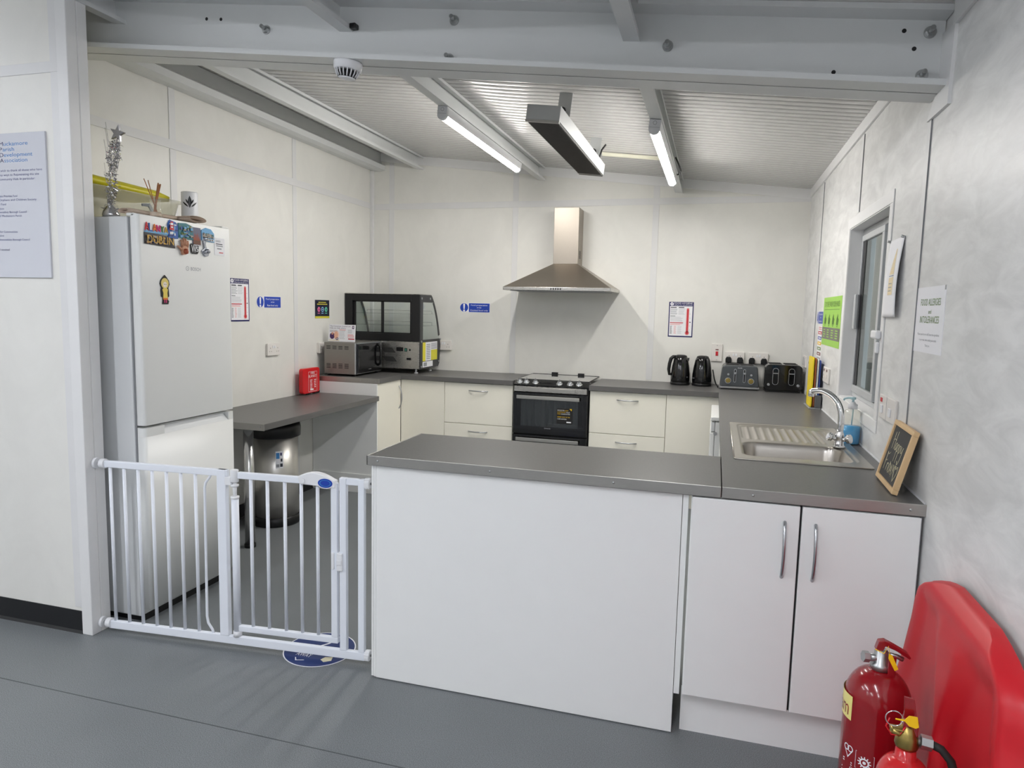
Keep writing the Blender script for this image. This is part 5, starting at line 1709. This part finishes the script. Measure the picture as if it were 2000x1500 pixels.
for k, (ch, c_) in enumerate(zip('ALANYA', ('red', 'blue', 'orange', 'pink', 'green', 'gold'))):
    q = MB()
    q.text(ch, .004 + k * .0225, .008, .038 - .002 * k, -.0055, mm[c_], w=.021)
    e = bmesh.ops.extrude_face_region(q.bm, geom=q.bm.faces[:])
    bmesh.ops.translate(q.bm, verts=[v for v in e['geom'] if isinstance(v, bmesh.types.BMVert)], vec=(0, .005, 0))
    q.build('letter', mm[c_], t)
t = mag('ship_magnet', 'blue seaside magnet with a red and white boat, top row of the fridge', -3.225, 1.772)
MB().prism([(0, 0), (.062, .0), (.062, .060), (.05, .074), (.012, .082), (0, .06)], 'y', -.005, 0, .001).build('base', mm['blue'], t)
q = MB(); chips(q, .004, .060, .004, .066, 26, [mm['blue'], mm['navy'], mm['sky'], M_WHITEPL], -.0053, 5)
q.poly([(.004, .036), (.034, .036), (.030, .05), (.028, .074), (.012, .074), (.008, .05)], -.0092, mm['red']); q.rect(.012, .028, .058, .068, -.0096, M_WHITEPL); q.rect(.014, .026, .046, .052, -.0096, M_WHITEPL)
q.build('relief', mm['blue'], t)
t = mag('harbour_magnet', 'square blue and green harbour scene magnet, middle of the top row on the fridge', -3.160, 1.778)
MB().prism([(0, 0), (.094, -.002), (.096, .06), (.05, .072), (.0, .068)], 'y', -.005, 0, .001).build('base', mm['teal'], t)
q = MB(); chips(q, .003, .092, .003, .062, 60, [mm['blue'], mm['sky'], mm['grass'], mm['teal'], mm['stone'], mm['brown']], -.0053, 8); q.build('relief', mm['teal'], t)
t = mag('cathedral_magnet', 'upright magnet with a brown cathedral under a grey sky on the fridge', -3.066, 1.752)
MB().box(0, .052, -.004, 0, 0, .086, .001).build('base', mat('magnet_dusk', rgb(104, 104, 126), .4), t)
q = MB()
for k, (x, h_) in enumerate(((.006, .045), (.013, .060), (.021, .055), (.030, .062), (.038, .048), (.045, .036))):
    q.poly([(x - .005, .008), (x + .005, .008), (x + .003, h_ - .012), (x, h_), (x - .003, h_ - .012)], -.0044 - k * .0001, mm['rust'])
q.rect(.002, .050, .006, .026, -.0052, mm['brown']); q.rect(.002, .05, .001, .004, -.0046, M_WHITEPL)
q.build('relief', mm['rust'], t)
t = mag('palace_magnet', 'rounded magnet with a blue sky and a grey waterfront building, right of the top row', -3.008, 1.782)
MB().prism([(0, 0), (.088, -.004), (.088, .038), (.066, .058), (.03, .062), (0, .048)], 'y', -.005, 0, .001).build('base', mm['sky'], t)
q = MB(); q.rect(.004, .084, .014, .034, -.0053, mm['stone']); chips(q, .004, .084, .010, .038, 26, [mm['dark'], mm['stone'], mm['teal']], -.0056, 2, (.004, .010)); q.rect(.004, .084, .0, .010, -.0054, M_WHITEPL)
for k in range(6): q.rect(.010 + k * .012, .017 + k * .012, .001, .009, -.0058, mm['dark'])
q.build('relief', mm['stone'], t)
t = mag('letter_magnet', 'dark souvenir magnet spelling DUBLIN in bronze letters, second row of the fridge', -3.362, 1.733)
MB().prism([(0, 0), (.180, -.006), (.172, .044), (.10, .046), (.03, .050), (0, .05)], 'y', -.004, 0, .001).build('base', mm['dark'], t)
q = MB(); chips(q, .004, .168, .002, .042, 56, [mm['tan'], mm['dark'], mm['brown'], mm['gold'], mm['blue'], mm['stone']], -.0043, 12, (.005, .014)); q.text('DUBLIN', .008, .006, .034, -.012, mm['gold'], w=.155); q.build('relief', mm['tan'], t)

t = mag('hand_magnet', 'hand shaped magnet in copper tones with a small figure in its palm on the fridge', -3.170, 1.700)
q = MB()
q.prism([(.026, .0), (.052, .004), (.066, .026), (.064, .042), (.030, .046), (.020, .030)], 'y', -.012, 0, .004)
for (x, z, x2, z2) in ((.030, .040, .022, .070), (.040, .042, .038, .080), (.050, .042, .052, .078), (.060, .038, .066, .068), (.024, .024, .0, .040)):
    q.tube([(x, -.006, z), ((x + x2) / 2, -.008, (z + z2) / 2), (x2, -.006, z2)], [.0065, .006, .0045], n=10)
q.build('hand', mm['flesh'], t)
q = MB(); q.lathe([(0, -.014), (.010, -.010), (.013, 0), (.010, .010), (0, .014)], (.044, -.013, .018), n=16); q.build('figure', mm['rust'], t)
t = mag('initial_magnet', 'black and white W5 magnet under the cathedral magnet on the fridge', -3.085, 1.712)
MB().prism([(.004, .006), (.012, 0), (.046, 0), (.054, .008), (.056, .040), (.048, .046), (.006, .048), (0, .040)], 'y', -.004, 0, .001).build('base', M_BLACK, t)
q = MB(); q.text('W', .006, .006, .036, -.0046, M_WHITEINK, w=.032); q.text('5', .037, .012, .024, -.0046, M_WHITEINK, w=.014); q.build('lettering', M_WHITEINK, t)
t = mag('tower_magnet', 'shiny silver figure magnet below the palace magnet on the fridge', -3.012, 1.704)
q = MB()
q.prism([(.0, .028), (.012, .012), (.024, 0), (.046, .004), (.056, .026), (.050, .044), (.036, .040), (.030, .060), (.034, .084), (.022, .094), (.012, .086), (.014, .064), (.020, .040)], 'y', -.007, 0, .002)
for (x, z, r_) in ((.023, .086, .010), (.034, .028, .012), (.020, .022, .009), (.046, .026, .009)):
    q.lathe([(0, -r_), (r_ * .7, -r_ * .7), (r_, 0), (r_ * .7, r_ * .7), (0, r_)], (x, -.008, z), n=14)
q.build('figure', mat('magnet_silver', rgb(176, 180, 190), .2, .9, var=.3, scale=80), t)
t = mag('note_magnet', 'small white printed card magnet at the right edge of the fridge door', -2.915, 1.718)
MB().box(0, .075, -.001, 0, 0, .086).build('card', M_PAPER, t)
q = MB()
for k in range(3): q.annulus(.014 + k * .012, .070, .004, .0055, -.0016, M_DARKINK, e=.8)
q.rect(.010, .058, .054, .058, -.0016, M_DARKINK); q.rect(.012, .06, .044, .049, -.0016, M_GREYINK); q.rect(.018, .05, .030, .036, -.0016, M_GREYINK); q.rect(.032, .062, .012, .016, -.0016, M_RED)
q.build('printing', M_DARKINK, t)
t = mag('doll_magnet', 'black outlined magnet of a small girl in a yellow dress, alone on the fridge door', -3.293, 1.470)
def blob(s): return [(.040 + s * .0), ]
q = MB()
q.prism([(.024, 0), (.060, .0), (.064, .014), (.058, .020), (.058, .030), (.066, .036), (.064, .066), (.062, .074), (.070, .090), (.066, .108), (.052, .124), (.042, .132), (.032, .124), (.018, .110), (.012, .092), (.020, .074), (.016, .062), (.018, .034), (.026, .030), (.026, .018)], 'y', -.003, 0, .0005)
q.build('outline', M_BLACK, t)
q = MB()
q.disc(.041, .094, .023, -.0035, mat('doll_hair', rgb(226, 206, 120), .5), rz=.024); q.disc(.041, .088, .012, -.004, mat('doll_face', rgb(240, 228, 216), .5), rz=.013)
q.rect(.035, .039, .088, .091, -.0044, M_BLACK); q.rect(.044, .048, .088, .091, -.0044, M_BLACK); q.rect(.039, .044, .081, .082, -.0044, M_RED)
q.poly([(.028, .026), (.056, .026), (.054, .050), (.058, .066), (.050, .074), (.034, .074), (.024, .066), (.030, .050)], -.0036, mat('doll_dress', rgb(230, 206, 96), .5))
q.rect(.028, .056, .020, .028, -.0038, mm['orange']); q.rect(.034, .039, .006, .020, -.0036, mm['pink']); q.rect(.044, .049, .006, .020, -.0036, mm['pink'])
q.build('figure', MATS['doll_dress'], t)

# ------------------------------------------------------------------ fire point at lower right
ft = thing('extinguisher_stand', 'red moulded plastic fire extinguisher stand leaning by the right wall', 'stand', (3.708, -4.05, 0))
def hw_(z):
    pts = [(0, .46), (.05, .465), (.30, .455), (.41, .425), (.53, .37), (.645, .338), (.70, .332), (.74, .318), (.766, .28), (.79, .22), (.808, .15), (.812, .12)]
    for (a, wa), (b_, wb) in zip(pts[:-1], pts[1:]):
        if z <= b_: return wa + (wb - wa) * (z - a) / (b_ - a)
    return pts[-1][1]
def depth(u, z):            # how far the moulding stands out of its back plane, u in -1..1
    hw2 = hw_(z); y = abs(u) * hw2
    edge = min(hw2 - y, (.812 - z) * .9)
    rim = smooth(0, .028, edge)
    d = .010 + .032 * rim
    ins = smooth(.045, .10, edge)
    d -= .014 * ins
    ridge = max(0, 1 - y / (.03 + .17 * smooth(.62, .10, z) * 0 + .13 * smooth(.45, .72, z)))
    d += .022 * smooth(0, .7, ridge) * ins
    cy = abs(y - .215)      # hollow behind each cylinder
    d -= .012 * smooth(.13, .0, cy) * smooth(.66, .40, z) * ins
    return d
NZ, NU = 70, 80
vs, fs = [], []
for j in range(NZ + 1):
    z = .02 + (.812 - .02) * j / NZ
    lean = -.04 * (1 - z / .812)
    for i in range(NU + 1):
        u = -1 + 2 * i / NU
        vs.append((lean - depth(u, z), u * hw_(z), z))
for j in range(NZ):
    for i in range(NU):
        a = j * (NU + 1) + i
        fs.append((a + 1, a, a + NU + 1, a + NU + 2))
mb = MB(); bv, fc = mb.faces(vs, fs, None, True)
bd_ = [e for e in mb.bm.edges if len(e.link_faces) == 1]
ex = bmesh.ops.extrude_edge_only(mb.bm, edges=bd_)
for v in [g for g in ex['geom'] if isinstance(g, bmesh.types.BMVert)]:
    v.co.x += .022; v.co.y *= 1.005
mb.build('back_panel', M_REDSTAND, ft)
mb = MB()
mb.prism([(-.38, .02), (-.31, .57), (-.27, .725), (-.13, .772), (.20, .776), (.335, .742), (.36, .60), (.40, .02)], 'x', -.006, .026, .006)
mb.build('back_shell', M_REDSTAND, ft)
MB().prism([(-.06, .45), (-.185, .42), (-.250, .11), (-.262, .0), (-.262, -.36), (-.20, -.44), (-.06, -.45)], 'z', 0.001, .055, .012).build('base', M_REDSTAND, ft)

def wrap(q, R_, a0):
    """bend a flat print (x right, z up) round a cylinder, reading from outside"""
    bmesh.ops.triangulate(q.bm, faces=q.bm.faces[:])
    for v in q.bm.verts:
        a = a0 + v.co.x / R_
        r_ = R_ - v.co.y
        v.co = Vector((r_ * math.cos(a), r_ * math.sin(a), v.co.z))
    return q
ex1 = thing('fire_extinguisher', 'large dark red foam fire extinguisher in front of the red stand', 'fire extinguisher', (3.532, -3.985, .0555))
R1 = .079
MB().lathe([(.074, 0), (.079, .012), (.079, .445)] + [(.020 + .059 * math.cos(t), .445 + .090 * math.sin(t)) for t in [PI / 2 * k / 10 for k in range(1, 10)]] + [(.020, .536), (.020, .545)], n=56).build('cylinder', M_REDEXT, ex1)
q = MB()
for k in range(14):
    a, b_ = -.095 + k * .0068 * 1.0, -.095 + (k + 1) * .0068
    q.rect(a, b_, .408, .472, -.0006, mat('label_cream', rgb(240, 226, 140), .4))
q.text('foam', -.088, .418, .040, -.0011, M_REDEXT, w=.078)
wrap(q, R1, -2.57).build('foam_label', MATS['label_cream'], ex1)
q = MB(); y = -.0006
DZ_ = .050
q.annulus(-.026, .285, .006, .0085, y, M_WHITEINK); q.annulus(-.014, .285, .006, .0085, y, M_WHITEINK)
q.poly([(-.0335, .281), (-.030, .279), (-.019, .262), (-.020, .2585)], y, M_WHITEINK); q.poly([(-.0065, .281), (-.010, .279), (-.021, .262), (-.020, .2585)], y, M_WHITEINK)
q.bars(-.036, -.006, .252, 2, .006, .003, y, M_WHITEINK, .1)
for k in range(12):
    a = 2 * PI * k / 12
    q.poly([(.024 + .010 * math.cos(a - .12), .268 + .010 * math.sin(a - .12)), (.024 + .016 * math.cos(a - .08), .268 + .016 * math.sin(a - .08)), (.024 + .016 * math.cos(a + .08), .268 + .016 * math.sin(a + .08)), (.024 + .010 * math.cos(a + .12), .268 + .010 * math.sin(a + .12))], y, M_WHITEINK)
q.annulus(.024, .268, .008, .0115, y, M_WHITEINK); q.disc(.024, .268, .004, y, M_WHITEINK)
for a in ((.002, .046, .291, .2918), (.002, .046, .246, .2468), (.002, .0028, .246, .2918), (.0452, .046, .246, .2918)): q.rect(*a, y, M_WHITEINK)
q.text('CE', -.012, .232, .008, y, M_WHITEINK); q.bars(-.04, .04, .226, 10, .009, .0035, y, M_WHITEINK, .2)
for v in q.bm.verts: v.co.z += DZ_
wrap(q, R1, -2.33).build('printed_marks', M_WHITEINK, ex1)
mb = MB(); mb.lathe([(.024, .538), (.024, .552), (.018, .556), (.016, .585), (.012, .590)], n=28); vb = mb.build('valve', M_ZINC, ex1)
mb = MB(); mb.cyl((0, 0, .565), (-.030, -.006, .567), .010, n=16); mb.cyl((-.030, -.006, .567), (-.044, -.009, .568), .014, n=6, smooth=False); mb.build('pressure_port', M_ZINC, vb)
mb = MB()
pts = [(-.016, .588), (-.010, .612), (.004, .616), (.030, .604), (.058, .590), (.066, .580), (.062, .576), (.030, .594), (.006, .602), (.0, .586)]
mb.prism(pts, 'y', -.011, .011, .002); mb.build('squeeze_lever', M_REDEXT, ex1)
mb = MB(); mb.tube([(.010, 0, .580), (.035, 0, .576), (.050, 0, .570)], .006, n=10); mb.build('carry_handle', M_ZINC, ex1)
mb = MB(); mb.box(.012, .030, -.024, -.018, .50, .585, .002); mb.box(.016, .028, -.030, -.022, .43, .52, .002); mb.build('hose_bracket', M_REDEXT, ex1)
MB().prism([(.010, .592), (.018, .590), (.034, .556), (.026, .550), (.010, .580)], 'y', -.030, -.027, .0005).build('tamper_tag', M_YELLOW, ex1)
MB().tube([(-.02, -.020, .596), (.0, -.026, .590), (.008, -.028, .612), (.012, -.029, .592)], .0012, n=6).build('tag_tie', M_YELLOW, ex1)

ex2 = thing('fire_extinguisher', 'smaller bright red fire extinguisher with brass valve and black hose, nearest the camera', 'fire extinguisher', (3.533, -4.25, .0555))
MB().lathe([(.052, 0), (.056, .010), (.056, .405)] + [(.018 + .038 * math.cos(t), .405 + .062 * math.sin(t)) for t in [PI / 2 * k / 9 for k in range(1, 9)]] + [(.021, .470), (.0195, .495)], n=48).build('cylinder', M_REDEXT2, ex2)
mb = MB(); mb.lathe([(.022, .494), (.024, .500), (.022, .520), (.018, .528), (.014, .545)], n=28); mb.cyl((-.005, -.004, .520), (-.034, -.010, .532), .007, n=12); mb.box(-.036, -.008, -.014, .006, .530, .538, .003)
mb.build('valve', M_BRASS, ex2)
mb = MB(); mb.prism([(-.012, .535), (.014, .530), (.014, .570), (.008, .605), (-.012, .608), (-.010, .575)], 'y', -.003, .003, .001); mb.prism([(-.014, .528), (.018, .524), (.018, .560), (-.010, .562)], 'y', -.012, .012, .002)
mb.build('handle', M_REDEXT, ex2)
MB().tube([(-.032 + .017 * math.cos(a), -.016, .562 + .017 * math.sin(a)) for a in [2 * PI * k / 20 for k in range(21)]], .0013, n=6).build('pin_ring', M_CHROME, ex2)
MB().tube([(-.040, -.012, .560), (-.046, -.012, .540), (-.034, -.012, .522), (-.018, -.012, .524), (-.008, -.013, .545)], .0016, n=6).build('red_loop', M_REDFB, ex2)
MB().prism([(-.030, .5635), (-.012, .5635), (-.004, .574), (.012, .574), (.016, .552), (.010, .548), (-.003, .551), (-.012, .5605), (-.030, .5615)], 'y', -.019, -.0165).build('tamper_tag', M_YELLOW, ex2)
mb = MB(); mb.cyl((.012, 0, .512), (.026, -.001, .512), .010, n=16); mb.cyl((.026, -.001, .512), (.048, -.002, .510), .0155, n=6, smooth=False); mb.build('hose_nut', M_ZINC, ex2)
MB().tube([(.046, -.002, .510), (.066, -.006, .504), (.084, -.012, .484), (.094, -.016, .450), (.096, -.018, .40), (.092, -.018, .32), (.082, -.016, .24), (.072, -.012, .16)], .009, n=12).build('hose', M_BLACKMATTE, ex2)
